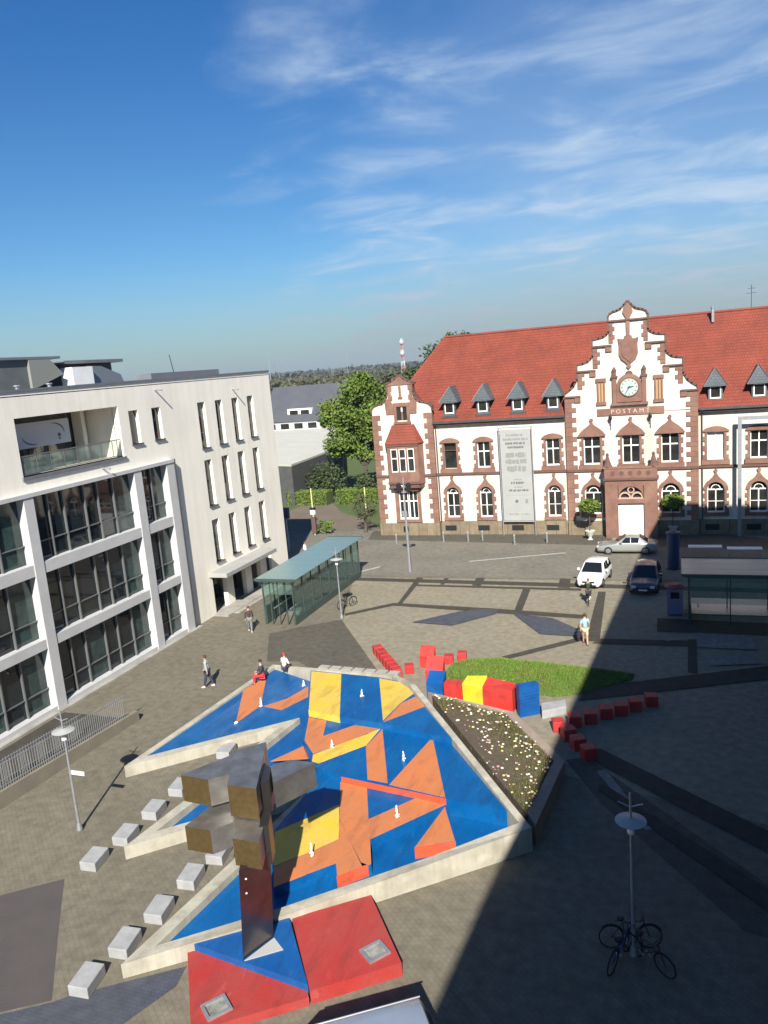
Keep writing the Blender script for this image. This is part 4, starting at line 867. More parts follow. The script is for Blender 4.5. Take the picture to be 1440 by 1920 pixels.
def dormer(x):
    y0 = 70.75; b = MB().box(x-.56,x+.56,y0,y0+2.4,11.2,12.62)
    dm = b.build('dormer', m_slate, po)
    e = .92
    v = [(x-e,y0-.35,12.45),(x+e,y0-.35,12.45),(x+.04,y0+.55,13.9),(x-.04,y0+.55,13.9),(x-e,y0+2.6,12.45),(x+e,y0+2.6,12.45),(x+.04,y0+3.0,13.9),(x-.04,y0+3.0,13.9)]
    fix(mobj('dormer_roof', v, [(0,1,2,3),(1,5,6,2),(0,3,7,4),(0,4,5,1),(2,6,7,3)], m_slate, dm))
    MB().tube([(x-e,y0-.36,12.47),(x-.02,y0+.54,13.92)], .035, 5).tube([(x+e,y0-.36,12.47),(x+.02,y0+.54,13.92)], .035, 5).box(x-.75,x+.75,y0-.12,y0+.05,11.05,11.2).build('dormer_trim', m_lead, dm)
    MB().box(x-.43,x-.35,y0-.05,y0-.002,11.42,12.42).box(x+.35,x+.43,y0-.05,y0-.002,11.42,12.42).box(x-.35,x+.35,y0-.05,y0-.002,11.42,11.54).box(x-.35,x+.35,y0-.05,y0-.002,12.36,12.42).build('window_frame', m_white, dm)
    mobj('pane', [(x-.35,y0-.02,11.54),(x+.35,y0-.02,11.54),(x+.35,y0-.02,12.36),(x-.35,y0-.02,12.36)], [(0,1,2,3)], m_pane, dm)
for x in (-19.75,-16.6,-13.4,-10.25,3.0,6.28,9.5): dormer(x)
MB().lathe([(.14,0),(.14,1.2),(.2,1.22),(.2,1.3)], 3.05, 76.6, 17.7, 10).build('flue', m_metal, po)
MB().tube([(6.2,77.5,18.5),(6.2,77.5,20.6)], .025, 5).tube([(5.8,77.5,19.9),(6.6,77.5,19.9)], .015, 4).tube([(5.9,77.5,20.3),(6.5,77.5,20.3)], .015, 4).build('aerial', m_dark, po)
MB().tube([(-21.12,PY-.12,1.2),(-21.12,PY-.12,10.6)], .06, 6).build('downpipe', m_lead, po); MB().tube([(1.95,PY-.12,1.2),(1.95,PY-.12,10.6)], .06, 6).build('downpipe', m_lead, po)
# banner on its frame before the left wing ---------------------------------
bn = thing('banner', 'tall pale grey exhibition banner on poles against the post office wall', 'banner', (-13.65,70.1,0))
BY = 70.0
MB().tube([(-15.12,BY,0),(-15.12,BY,9.95)], .06).tube([(-12.16,BY,0),(-12.16,BY,9.95)], .06).tube([(-15.2,BY,9.95),(-12.08,BY,9.95)], .06).tube([(-15.12,BY,1.3),(-12.16,BY,1.3)], .04).build('frame', m_metal, bn)
box('cloth', -15.02, -12.26, BY-.03, BY-.01, 1.38, 9.75, mat('banner_cloth', (0.33,0.335,0.315), (0.30,0.305,0.29), 1.0, .8), bn)
mtx = mat('banner_print', (0.12,0.12,0.12), rough=.8); mtx2 = mat('banner_print_pale', (0.215,0.215,0.20), rough=.8)
rt_ = random.Random(11)
def words(z, h, x0, x1, m, gap=.1):
    mb = MB(); x = x0
    while x < x1:
        w_ = rt_.uniform(.06,.16)*h/.2
        mb.box(x, min(x+w_,x1), BY-.038, BY-.0305, z-h/2*rt_.uniform(.6,1), z+h/2*rt_.uniform(.6,1)); x += w_+rt_.choice([.02,.03,.03,.09])
    mb.build('print_line', m, bn)
for z, h, a, b, m in ((9.25,.24,-14.45,-12.95,mtx2),(8.87,.26,-14.75,-12.5,mtx2),(8.50,.24,-14.55,-12.75,mtx),(8.15,.22,-14.35,-12.9,mtx),(7.45,.5,-14.55,-12.7,mtx2),(6.85,.5,-14.6,-12.7,mtx2),(6.2,.6,-14.5,-12.75,mtx2),(5.2,.14,-13.95,-13.2,mtx2),(4.9,.24,-14.2,-12.95,mtx),(4.5,.14,-13.95,-13.2,mtx2),(4.2,.22,-14.4,-12.65,mtx),(3.75,.05,-14.7,-12.5,mtx2),(2.0,.16,-14.5,-13.6,mtx2),(2.0,.16,-13.3,-12.6,mtx2)): words(z,h,a,b,m)
disc('emblem', -13.75, 3.2, .15, BY-.038, BY-.0305, mtx, bn, 12); box('emblem_block', -12.98,-12.72,BY-.038,BY-.0305,3.0,3.38, mtx2, bn)
# grey banner frame right of the portal
bf = thing('banner_gantry', 'empty grey steel banner frame standing before the right windows', 'frame', (6.2,69.6,0))
MB().box(4.62,4.9,69.45,69.6,0,9.95).box(4.9,8.0,69.45,69.6,9.66,9.94).box(8.0,8.28,69.45,69.6,0,9.95).build('bar', m_metal, bf)
# ------------------------------------------------------------------ white office block on the left
m_wallw = mat('office_render', (0.86,0.815,0.70), (0.82,0.775,0.665), 0.5, .9, bump=.12, bscale=9, c3=(0.78,0.73,0.625), s3=.25)
streaks(m_wallw, .93, 1.03)
m_frame = mat('office_frame', (0.52,0.52,0.51), (0.46,0.46,0.455), 1.0, .5)
m_glz = mat('office_glazing', (0.008,0.013,0.018), (0.016,0.022,0.026), .5, .03, spec=.7)
m_glz2 = mat('office_glazing_curtain', (0.045,0.075,0.068), (0.02,0.036,0.036), 1.5, .05, spec=.6)
m_mull = mat('mullion_grey', (0.22,0.23,0.23), rough=.4, metal=.5)
m_sill = mat('sill_dark', (0.07,0.07,0.07), rough=.5)
m_roofgrey = mat('roof_felt', (0.15,0.16,0.18), (0.12,0.13,0.145), 1.0, .8)
BX = -30.76; ZP = 16.6
ob = thing('office_block', 'pale rendered office block with gridded glass bays, slot windows and a roof loggia', 'building', (-38,34,0))
fX = lambda x: (lambda u, v, d: (x-d, u, v))
slots = []
for y in (46.4,48.65,50.9,53.15):
    for (a,b) in ((11.75,14.9),(7.65,10.9),(3.6,6.65)): slots.append((y,y+.92,a,b))
slots += [(39.05,39.95,12.95,14.95),(41.3,42.2,12.95,14.95),(26.6,27.5,12.95,14.95),(53.3,54.15,.75,2.72)]
LOG = (30.3,38.15,12.34,15.3); ENT = (45.6,52.4,.02,2.75); GLA = (8.0,42.3,.05,11.35)
grid_wall('wall', 5.0, 57.0, 0, ZP, slots+[LOG,ENT,GLA], fX(BX), m_wallw, ob, .45)
MB().box(-47,BX-.02,56.96,57.0,0,ZP).box(-47,-46.95,5,56.95,0,ZP).box(-47,BX-.02,5,5.04,0,ZP).build('rear_wall', m_wallw, ob)
MB().box(-46.9,BX+.0,5.05,56.95,ZP-.25,ZP-.2).build('roof', m_roofgrey, ob)
MB().box(BX-.5,BX+.06,5,57.05,ZP,ZP+.12).build('parapet_cap', m_roofgrey, ob)
MB().box(-46.9,BX-3.2,5.1,56.9,0,ZP-.3).build('inner_wall', mat('interior_grey', (0.06,0.06,0.058), (0.04,0.04,0.04), .8, .9), ob)
rsl = random.Random(4); m_bl = mat('blind_grey', (0.16,0.16,0.15), rough=.6)
for (a,b,c,d) in slots:
    w = box('window', BX-.30, BX-.22, a, b, c, d, m_mull, ob)
    mobj('pane', [(BX-.215,a+.05,c+.08),(BX-.215,b-.05,c+.08),(BX-.215,b-.05,d-.06),(BX-.215,a+.05,d-.06)], [(0,1,2,3)], m_glz, w)
    if rsl.random() < .35: mobj('blind', [(BX-.212,a+.07,d-(d-c)*rsl.uniform(.2,.6)),(BX-.212,b-.07,d-(d-c)*.4),(BX-.212,b-.07,d-.08),(BX-.212,a+.07,d-.08)], [(0,1,2,3)], m_bl, w)
    box('sill', BX-.22, BX+.12, a-.06, b+.06, c-.07, c, m_sill, w)
    if d-c > 2.6: box('glazing_bar', BX-.21, BX-.19, a+.06, b-.06, c+(d-c)*.33, c+(d-c)*.33+.04, m_mull, w)
# loggia
a,b,c,d = LOG
lg = fix(mobj('loggia', [(BX-.4,a,c),(BX-3.0,a,c),(BX-3.0,b,c),(BX-.4,b,c),(BX-.4,a,d),(BX-3.0,a,d),(BX-3.0,b,d),(BX-.4,b,d)], [(0,1,2,3),(4,7,6,5),(0,4,5,1),(2,6,7,3)], m_wallw, ob))
box('loggia_back', BX-3.06, BX-3.0, a, b, c, d, mat('loggia_dark', (0.05,0.045,0.045), (0.08,0.07,0.065), 1.0, .7), lg)
for y in (30.9,32.4,33.9,35.4,36.5):
    box('glass_door', BX-2.99, BX-2.95, y, y+1.1, c+.05, c+2.5, m_glz, lg)
MB().box(BX-2.9,BX-2.2,37.5,37.8,c,d).build('post', m_wallw, lg)
rail = MB().box(BX-.12,BX-.06,a+.1,b-.1,c+1.0,c+1.06).box(BX-.12,BX-.06,a+.1,b-.1,c+.08,c+.13)
rail.build('handrail', mat('rail_dark', (0.18,0.18,0.17), rough=.5, metal=.4), lg)
m_rail = mat('rail_grey', (0.20,0.20,0.19), rough=.5, metal=.4)
y = a+.15
while y < b-.1:
    box('baluster', BX-.10, BX-.07, y, y+.03, c+.13, c+1.0, m_rail, lg); y += .98
mobj('rail_glass', [(BX-.085,a+.1,c+.14),(BX-.085,b-.1,c+.14),(BX-.085,b-.1,c+.98),(BX-.085,a+.1,c+.98)], [(0,1,2,3)], glassy('rail_glass', (0.75,0.8,0.76), .02, .75), lg)
box('ledge', BX-.4, BX+.1, a-.1, b+.1, c-.16, c, m_roofgrey, ob)
bnr = MB(); bx_ = BX-1.35
wb = thing('loggia_banner', 'white cloth banner with grey swooshes hung inside the roof loggia', 'banner', (bx_,33.4,13.4))
mobj('cloth', [(bx_,31.4,13.62),(bx_,35.5,13.62),(bx_,35.5,14.95),(bx_,31.4,14.95),(bx_-.03,31.4,13.62),(bx_-.03,35.5,13.62),(bx_-.03,35.5,14.95),(bx_-.03,31.4,14.95)], [(0,1,2,3),(7,6,5,4),(0,4,5,1),(1,5,6,2),(2,6,7,3),(3,7,4,0)], mat('banner_white', (0.62,0.63,0.62), rough=.8), wb)
def swoosh(cy, cz, r, a0, a1):
    K = 10; v = []; f = []
    for k in range(K+1):
        t_ = k/K; an = a0+(a1-a0)*t_; w_ = .05*sin(pi*min(1,max(.05,t_)))+.01
        v += [(bx_+.004,cy+(r-w_)*cos(an),cz+(r-w_)*.62*sin(an)),(bx_+.004,cy+(r+w_)*cos(an),cz+(r+w_)*.62*sin(an))]
    for k in range(K): f.append((2*k,2*k+1,2*k+3,2*k+2))
    mobj('swoosh', v, f, mtx, wb)
swoosh(34.2,14.25,.85,-.1,1.7); swoosh(32.8,14.3,.85,3.3,5.0)
MB().pyz([(34.65+.12*cos(2*pi*k/10),14.1+.12*sin(2*pi*k/10)) for k in range(10)], bx_+.001, bx_+.006).pyz([(34.65+.08*cos(2*pi*k/10),13.9+.06*sin(2*pi*k/10)) for k in range(10)], bx_+.001, bx_+.006).build('emblem', mtx, wb)
for yy in (31.5,35.4): MB().tube([(bx_-.015,yy,14.95),(bx_-.015,yy,15.3)], .012, 4).build('cord', m_metal, wb)
# glazed bays: white grid
piers = [(12.4,13.0),(21.1,21.7),(29.78,30.42),(38.45,39.15),(41.72,42.5)]
GF = BX+.28
for (a,b) in piers: box('pier', BX-.35, GF, a, b, 0, 11.35, m_frame, ob)
for (p,q) in zip(piers, piers[1:]):
    for (c,d) in ((7.35,7.95),(3.5,4.02),(0.0,.34)): box('spandrel', BX-.35, GF-.04, p[1], q[0], c, d, m_frame, ob)
box('top_beam', BX-.35, GF+.05, 8.0, 42.5, 11.352, 11.56, m_frame, ob)
box('frame_edge', BX-.02, GF+.05, 42.5, 42.62, 0, 11.56, m_sill, ob)
box('kerb', BX-.1, BX+.55, 8.0, 43.0, 0.0, .12, m_conc, ob)
rp_ = random.Random(21)
for (p,q) in zip(piers, piers[1:]):
    W_ = q[0]-p[1]; n_ = 6 if W_ > 5 else 2
    cuts = [0,.16,.30,.50,.635,.80,1.0] if n_ == 6 else [0,.5,1.0]
    for fl_, (z0,z1) in enumerate(((.34,3.5),(4.02,7.35),(7.95,11.352))):
        for i in range(n_):
            a, b = p[1]+W_*cuts[i], p[1]+W_*cuts[i+1]; tilt = rp_.uniform(-.012,.012)
            mm = m_glz2 if (i == n_-1 or (fl_ == 0 and rp_.random() < .22)) else m_glz
            pn = mobj('glass_pane', [(BX-.22+tilt,a,z0),(BX-.22-tilt,b,z0),(BX-.22-tilt,b,z1),(BX-.22+tilt,a,z1)], [(0,1,2,3)], mm, ob)
            if i: box('mullion', BX-.21, BX-.08, a-.035, a+.035, z0, z1, m_mull, ob)
        box('transom', BX-.205, BX-.12, p[1], q[0], z0+.95, z0+1.0, m_mull, ob)
# entrance
en = fix(mobj('entrance', [(BX-.4,45.6,.02),(BX-2.2,45.6,.02),(BX-2.2,52.4,.02),(BX-.4,52.4,.02),(BX-.4,45.6,2.75),(BX-2.2,45.6,2.75),(BX-2.2,52.4,2.75),(BX-.4,52.4,2.75)], [(0,1,2,3),(4,7,6,5),(0,4,5,1),(2,6,7,3),(1,5,6,2)], mat('entrance_grey', (0.20,0.205,0.19), (0.16,0.165,0.155), 1.0, .8), ob))
for (y,w_) in ((45.75,1.5),(48.9,.8),(51.2,.8)): box('glass_door', BX-2.19, BX-2.1, y, y+w_, .05, 2.6, m_glz, en)
for y in (47.5,50.2): box('pillar', BX-.45, BX-.1, y, y+.9, .02, 2.75, m_wallw, en)
bev(box('canopy', BX-.3, BX+1.45, 45.2, 52.6, 2.82, 3.12, mat('canopy_grey', (0.36,0.355,0.33), (0.31,0.305,0.285), 1.0, .7), ob), .02)
MB().box(BX-.2,BX+1.2,45.2,53,0.0,.10).box(BX+1.2,BX+1.6,46.0,53.2,0,.05).build('step', m_conc, ob)
for (y,z) in ((41.9,16.05),(51.2,15.55),(36.1,11.95)): MB().tube([(BX-.1,y,z),(BX+.55,y,z-.05)], .05, 8).build('spout', m_metal, ob)
# roof plant
m_pl = mat('plant_grey', (0.12,0.13,0.13), (0.09,0.10,0.10), 1, .8)
MB().box(-43,-38.4,30.5,39.6,ZP-.2,18.55).build('plant_room', m_pl, ob)
MB().box(-43.2,-38.2,30.3,42.4,18.56,18.72).build('plant_roof', m_roofgrey, ob)
fix(MB().pyz([(39.6,18.54),(41.4,18.54),(42.5,17.55),(40.4,16.9),(39.6,16.7)], -41.5,-38.2).build('plant_duct', mat('plant_duct', (0.22,0.225,0.20), rough=.7), ob))
MB().box(-42.6,-38.4,42.9,49.0,18.2,18.42).build('plant_canopy', m_roofgrey, ob)
MB().box(-42,-39.2,43.4,48.6,ZP-.2,18.19).build('plant_housing', m_pl, ob)
fix(MB().pyz([(45.1,16.5),(45.1,18.0),(46.4,17.95),(48.4,17.3),(48.8,16.5)], -39.1,-38.3).build('plant_cowl', mat('plant_blue_grey', (0.15,0.17,0.20), rough=.6), ob))
MB().box(-38.9,-37.9,43.0,45.0,ZP-.2,17.95).build('plant_unit', m_white, ob)
MB().lathe([(.02,-.5),(.35,-.3),(.45,0),(.35,.3),(.02,.5)], -40, 38.2, 19.1, 12).build('roof_dome', m_white, ob)
for k in range(3): MB().lathe([(.12,0),(.12,.5),(.2,.52),(.2,.6)], -36.5, 34+k*2.6, ZP-.2, 8).build('vent', m_metal, ob)
MB().box(-36.2,-35.0,47.5,56.5,ZP-.2,17.15).build('roof_upstand', m_roofgrey, ob)
MB().tube([(-36.5,52.6,16.4),(-36.7,52.4,18.5)], .03, 5).build('aerial', m_dark, ob)
# ------------------------------------------------------------------ tall house on the right whose roof edge throws the shade
m_nb = mat('near_render', (0.24,0.225,0.21), (0.20,0.19,0.175), .6, .9, bump=.1)
HB = 20.6; x0_, s_ = 3.62, .069
yA, yB = -28.0, 47.1
nbld = thing('corner_building', 'tall plain rendered building whose shadow covers the right of the plaza', 'building', (14,10,0))
fN = lambda u, v, d: (x0_+s_*u+d, u, v)
hN = [(y,y+1.3,z,z+1.6) for y in range(-26,44,3) for z in (1.2,4.6,8.0,11.4,14.8,17.6)]
grid_wall('wall', yA, yB, 0, HB, hN, fN, m_nb, nbld, .25)
fix(MB().prism([(x0_+s_*yA+.3,yA),(x0_+s_*yB+.3,yB),(34,yB),(34,yA)], 0, HB-.05).build('inner_wall', m_nb, nbld))
for (a,b,c,d) in hN: mobj('pane', [fN(a,c,.22),fN(b,c,.22),fN(b,d,.22),fN(a,d,.22)], [(0,1,2,3)], m_glz, nbld)
fix(MB().prism([(x0_+s_*yA,yA),(x0_+s_*yB,yB),(34,yB),(34,yA)], HB, HB+.15).build('roof', m_roofgrey, nbld))
# ------------------------------------------------------------------ glass station shelters
m_gl = glassy('shelter_glass', (0.70,0.86,0.80), .05, .84)
m_glroof = glassy('shelter_roof_glass', (0.78,0.82,0.79), .0, .45, .3)
m_post = mat('shelter_green', (0.07,0.105,0.092), (0.055,0.085,0.075), 3, .45, metal=.3)
def shelter(label, x0, x1, y0, y1, h, nb, wallh=1.25, group='glass station shelters'):
    t = thing('glass_shelter', label, 'shelter', ((x0+x1)/2,(y0+y1)/2,0), group)
    # sunken stair well kerb and handrail wall
    MB().box(x0,x0+.16,y0,y1,0,wallh).build('side_wall', m_post, t); MB().box(x1-.16,x1,y0,y1,0,.5).build('side_wall', m_post, t)
    MB().box(x0+.16,x1-.16,y0+2,y1-.2,.004,.02).build('stairwell', m_dark, t)
    for k in range(10): box('stair_step', x0+.2, x1-.2, y0+2+k*.32, y0+2.3+k*.32, .022, .05+.0*k, m_metal, t)
    n_ = nb
    for xx in (x0+.05, x1-.05):
        for k in range(n_+1):
            y = y0+(y1-y0)*k/n_; box('post', xx-.04, xx+.04, y-.04, y+.04, 0, h, m_post, t)
        for k in range(n_):
            a, b = y0+(y1-y0)*k/n_+.05, y0+(y1-y0)*(k+1)/n_-.05
            mobj('glass_pane', [(xx,a,.5),(xx,b,.5),(xx,b,h-.12),(xx,a,h-.12)], [(0,1,2,3)], m_gl, t)
    for k in range(1, 4):
        x = x0+(x1-x0)*k/4
        for yy in (y0, y1): box('post', x-.03, x+.03, yy-.03, yy+.03, 0, h, m_post, t)
    for yy in (y1,):
        mobj('glass_pane', [(x0+.1,yy,.3),(x1-.1,yy,.3),(x1-.1,yy,h-.1),(x0+.1,yy,h-.1)], [(0,1,2,3)], m_gl, t)
    mobj('glass_pane', [(x0+.1,y0,2.1),(x1-.1,y0,2.1),(x1-.1,y0,h-.1),(x0+.1,y0,h-.1)], [(0,1,2,3)], m_gl, t)
    box('roof_edge', x0-.35, x1+.35, y0-.36, y0-.30, h-.06, h+.10, m_post, t); box('roof_edge', x0-.35, x1+.35, y1+.30, y1+.36, h-.06, h+.10, m_post, t)
    for k in range(n_):
        a, b = y0-.3+(y1-y0+.6)*k/n_+.012, y0-.3+(y1-y0+.6)*(k+1)/n_-.012
        box('roof_pane', x0-.35, x1+.35, a, b, h+.02, h+.05, m_glroof, t)
        box('roof_beam', x0-.2, x1+.2, a-.05, a+.03, h-.12, h+.015, m_post, t)
    for xx in (x0+.55, x1-.55):
        MB().tube([(xx,y0+.4,1.0),(xx,y1-2,1.0)], .04, 6).build('handrail', m_metal, t)
    return t
shelter('long green glass station shelter beside the office block', -26.0, -23.7, 44.1, 55.6, 3.15, 8)
p0_ = G(1291,1172); p1_ = G(1445,1195)
shelter('green glass station shelter standing in the shade before the post office', p0_.x, p0_.x+9.0, p0_.y, p0_.y+3.2, 3.1, 3)
# ------------------------------------------------------------------ lamps
def disc_lamp(px, py, label, panel=0):
    p = G(px, py); t = thing('plaza_lamp', label, 'street lamp', (0,0,0), 'slim disc lamps on the plaza', local=True)
    MB().tube([(0,0,0),(0,0,2.2),(0,0,4.9)], [.055,.048,.03], 8).build('pole', m_metal, t)
    MB().lathe([(.10,0),(.12,.05),(.08,.3)], 0,0,0,10).build('base', m_metal, t)
    MB().lathe([(.05,0),(.38,.02),(.41,.05),(.24,.09),(.06,.13)], 0,0,4.05,24).build('disc', mat('lamp_disc', (0.36,0.37,0.35), rough=.5), t)
    MB().lathe([(.06,-.35),(.10,-.3),(.10,-.02),(.05,0)], 0,0,4.05,10).build('lamp_head', m_white, t)
    MB().tube([(0,0,4.5),(.32,0,4.62)], .018, 5).tube([(0,0,4.5),(-.32,0,4.62)], .018, 5).build('stay', m_metal, t)
    if panel:
        MB().box(.06,.66,-.02,.02,2.35,2.50).build('sign_panel', m_white, t)
    t.location = (p.x,p.y,0); return t
disc_lamp(150,1557,'slim disc lamp with a small white sign panel beside the fence',1)
disc_lamp(641,1160,'slim disc lamp with a bicycle leaning on it by the glass shelter')
disc_lamp(1189,1792,'slim disc lamp in deep shade with bicycles chained at its foot')
p = G(769,1072); t = thing('mast_lamp', 'tall grey mast lamp with lantern cluster before the post office bay', 'street lamp', (p.x,p.y,0))
MB().tube([(p.x,p.y,0),(p.x,p.y,3.4)], .11, 10).build('lower_pole', m_metal, t); MB().tube([(p.x,p.y,3.4),(p.x,p.y,7.6)], [.08,.05], 8).build('upper_pole', m_metal, t)
for s in (-1,1):
    MB().tube([(p.x,p.y,6.9),(p.x+s*.35,p.y,7.1)], .025, 6).build('arm', m_metal, t)
    MB().lathe([(.05,-.5),(.17,-.42),(.22,0),(.24,.08),(.06,.22)], p.x+s*.4,p.y,7.0,10).build('lantern', m_dark, t)
MB().lathe([(.2,0),(.27,.06),(.05,.16)], p.x,p.y,6.4,12).build('collar', m_metal, t)
p = G(763,1016); o = MB().tube([(p.x,p.y,0),(p.x,p.y,3.0)], .04, 6).box(p.x-.25,p.x+.25,p.y-.03,p.y+.0,2.4,2.95).build('traffic_sign', m_metal); tag(o,'thin grey traffic sign post close to the post office corner','sign')
# poles near the park
def pole_sign(px, py, h, label, colr, boxes):
    p = G(px,py); t = thing('sign_post', label, 'sign', (p.x,p.y,0))
    MB().tube([(p.x,p.y,0),(p.x,p.y,h)], .07, 8).build('pole', mat('pole_paint', colr, rough=.6), t)
    for (z0,z1,w_,m) in boxes: box('board', p.x-w_/2, p.x+w_/2, p.y-.14, p.y+.14, z0, z1, m, t)
pole_sign(591,1003,4.8,'pale yellow pole with white and dark boxes at the park corner',(0.55,0.52,0.22),[(2.15,2.6,.5,m_white),(2.62,2.85,.55,m_dark),(.2,1.9,.45,mat('sign_brown',(0.10,0.06,0.05),rough=.7))])
pole_sign(687,962,3.0,'short pale yellow pole behind the leafless shrub',(0.55,0.55,0.25),[])
pole_sign(543,1035,4.2,'grey sign post with dark blue head at the corner of the office block',(0.30,0.31,0.33),[(3.2,4.2,.7,mat('sign_navy',(0.03,0.05,0.12),rough=.5))])
# bollards
for (x,y) in ((878,1016),(965,1022),(1026,1018),(905,1014),(832,1016),(744,1020)):
    p = G(x,y); o = MB().lathe([(.08,0),(.08,.85),(.1,.87),(.06,.95)], p.x,p.y,0,10).build('bollard', m_metal); tag(o,'short grey metal bollard along the post office pavement','bollard','bollards along the post office')
# planter trees by the portal
def planter(px, py, h, label):
    p = G(px,py); t = thing('planter_tree', label, 'tree', (p.x,p.y,0), 'clipped trees in bowls beside the portal')
    MB().lathe([(.2,0),(.24,.04),(.12,.12),(.14,.25),(.42,.75),(.45,.82),(.38,.82)], p.x,p.y,0,16).build('bowl', mat('bowl_stone',(0.55,0.54,0.48),rough=.8), t)
    MB().tube([(p.x,p.y,.7),(p.x,p.y,h-.6)], [.05,.035], 6).build('trunk', mat('bark_thin',(0.09,0.07,0.05),rough=.9), t)
    crown_mesh((p.x,p.y,h), (.95,.95,.62), 1500, .11, 'crown', m_leafb, t, 77)
def crown_mesh(c, r, n, s, name, m, parent, seed, hollow=.55):
    R_ = random.Random(seed); mb = MB()
    for k in range(n):
        while True:
            u = Vector((R_.uniform(-1,1),R_.uniform(-1,1),R_.uniform(-1,1)))
            if .2 < u.length <= 1: break
        q = u.normalized()*(hollow+(1-hollow)*R_.random()**.6)
        ctr = Vector((c[0]+q.x*r[0], c[1]+q.y*r[1], c[2]+q.z*r[2]))
        a = Vector((R_.uniform(-1,1),R_.uniform(-1,1),R_.uniform(-.6,.6))).normalized(); b = a.cross(Vector((R_.uniform(-1,1),R_.uniform(-1,1),R_.uniform(-1,1)))).normalized()
        e = s*R_.uniform(.6,1.4)
        mb.add([ctr-a*e, ctr-b*e*.55, ctr+a*e, ctr+b*e*.55], [(0,1,2,3)])
    return mb.build(name, m, parent)
def leafmat(name, c1, c2, c3, sc_=.7):
    m = mat(name, c1, c2, sc_, .75, c3=c3, s3=.35); b = m.node_tree.nodes['Principled BSDF']
    b.inputs['Subsurface Weight'].default_value = 0.0
    return m
m_leafb = leafmat('leaf_bright', (0.12,0.18,0.02), (0.085,0.135,0.018), (0.15,0.19,0.03))
m_leafg = leafmat('leaf_green', (0.10,0.16,0.018), (0.13,0.19,0.022), (0.06,0.10,0.014))
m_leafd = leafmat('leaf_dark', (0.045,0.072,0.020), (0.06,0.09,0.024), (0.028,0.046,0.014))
m_leafo = leafmat('leaf_olive', (0.075,0.075,0.035), (0.06,0.055,0.03), (0.085,0.09,0.035))
m_bark = mat('bark', (0.10,0.08,0.06), (0.06,0.05,0.04), 3, .95, bump=.5, bscale=6)
planter(1107,1012,3.0,'clipped round tree in a pale bowl left of the white portal door')
planter(1262,1004,3.0,'clipped round tree in a pale bowl in the shade right of the portal')
# blue pillar
p = G(1263,1066); o = MB().lathe([(.48,0),(.48,.12),(.42,.14),(.42,2.6),(.5,2.62),(.5,2.75),(.1,2.9)], p.x,p.y,0,20).build('advertising_pillar', mat('pillar_blue',(0.01,0.03,0.09),rough=.5)); tag(o,'round blue advertising pillar in the shade before the post office','pillar')
# market tables in the shade
for k,(x,y) in enumerate(((1322,1042),(1396,1046))):
    p = G(x,y); t = thing('trestle_table','pale trestle table standing in the shade before the right wing','table',(p.x,p.y,0),'trestle tables in the shade')
    box('table_top', p.x-1.2,p.x+1.2,p.y-.4,p.y+.4,.72,.77,m_white,t)
    for sx in (-1,1):
        for sy in (-1,1): MB().tube([(p.x+sx*1.0,p.y+sy*.3,.72),(p.x+sx*1.1,p.y+sy*.34,0)], .025, 5).build('leg', m_metal, t)
p = G(1266,1152); t = thing('ticket_machine','purple grey ticket machine beside the shaded glass shelter','machine',(p.x,p.y,0))
MB().box(p.x-.45,p.x+.45,p.y-.3,p.y+.3,.1,1.75).build('cabinet', mat('machine_purple',(0.16,0.14,0.24),rough=.5), t); box('screen',p.x-.25,p.x+.25,p.y-.315,p.y-.301,1.1,1.5,m_dglass,t); box('plinth',p.x-.4,p.x+.4,p.y-.25,p.y+.25,0,.1,m_dark,t)
MB().lathe([(.55,0),(.6,.05),(.3,.2)], p.x,p.y,1.76,14).build('hood', mat('machine_red',(0.25,0.05,0.05),rough=.6), t)
# ------------------------------------------------------------------ ramp wall with picket fence
A = G(-40,1545); B = G(262,1350); d = (B-A).normalized(); nn = Vector((-d.y,d.x,0)); nn = nn if nn.x < 0 else -nn
fe = thing('ramp_fence', 'grey picket fence on a low concrete wall along the office block', 'fence', (A.x,A.y,0))
def along(a, off, z): q = A+d*a+nn*off; return (q.x,q.y,z)
L_ = (B-A).length
v = [along(0,0,0),along(L_,0,0),along(L_,.3,0),along(0,.3,0),along(0,0,.72),along(L_,0,.5),along(L_,.3,.5),along(0,.3,.72)]
fix(mobj('wall', v, [(0,3,2,1),(4,5,6,7),(0,1,5,4),(1,2,6,5),(2,3,7,6),(3,0,4,7)], mat('concrete_brown', (0.21,0.185,0.14), (0.17,0.15,0.115), 1.2, .9, bump=.3, bscale=20), fe))
for r_, off in ((0,.15),):
    for zz in (.85,1.75): MB().tube([along(.05,off,zz),along(L_-.6,off,zz-.2)], .022, 5).build('rail', m_metal, fe)
n_ = int(L_/.135)
pk = None
for k in range(min(n_, 290)):
    a = .1+k*(L_-.8)/n_; zb = .70-.22*a/L_
    if pk is None:
        mb = MB().box(-.012,.012,-.012,.012,0,1.12); me = bpy.data.meshes.new('picket'); me.from_pydata(mb.v,[],mb.f); me.materials.append(m_metal); pk = me
    o = bpy.data.objects.new('picket', pk); col.objects.link(o); o.parent = fe; q = along(a,.15,zb); o.location = (q[0]-A.x,q[1]-A.y,q[2])
fi = thing('ramp_fence', 'inner grey picket fence closer to the office block glass', 'fence', along(0,1.5,0))
bI = along(0,1.5,0)
for zz in (.3,1.15): MB().tube([along(.05,1.5,zz),along(L_-2.2,1.5,zz)], .022, 5).build('rail', m_metal, fi)
for k in range(min(int((L_-2.4)/.15), 280)):
    o = bpy.data.objects.new('picket', pk); col.objects.link(o); o.parent = fi; q = along(.1+k*.15,1.5,.1); o.location = (q[0]-bI[0],q[1]-bI[1],q[2])
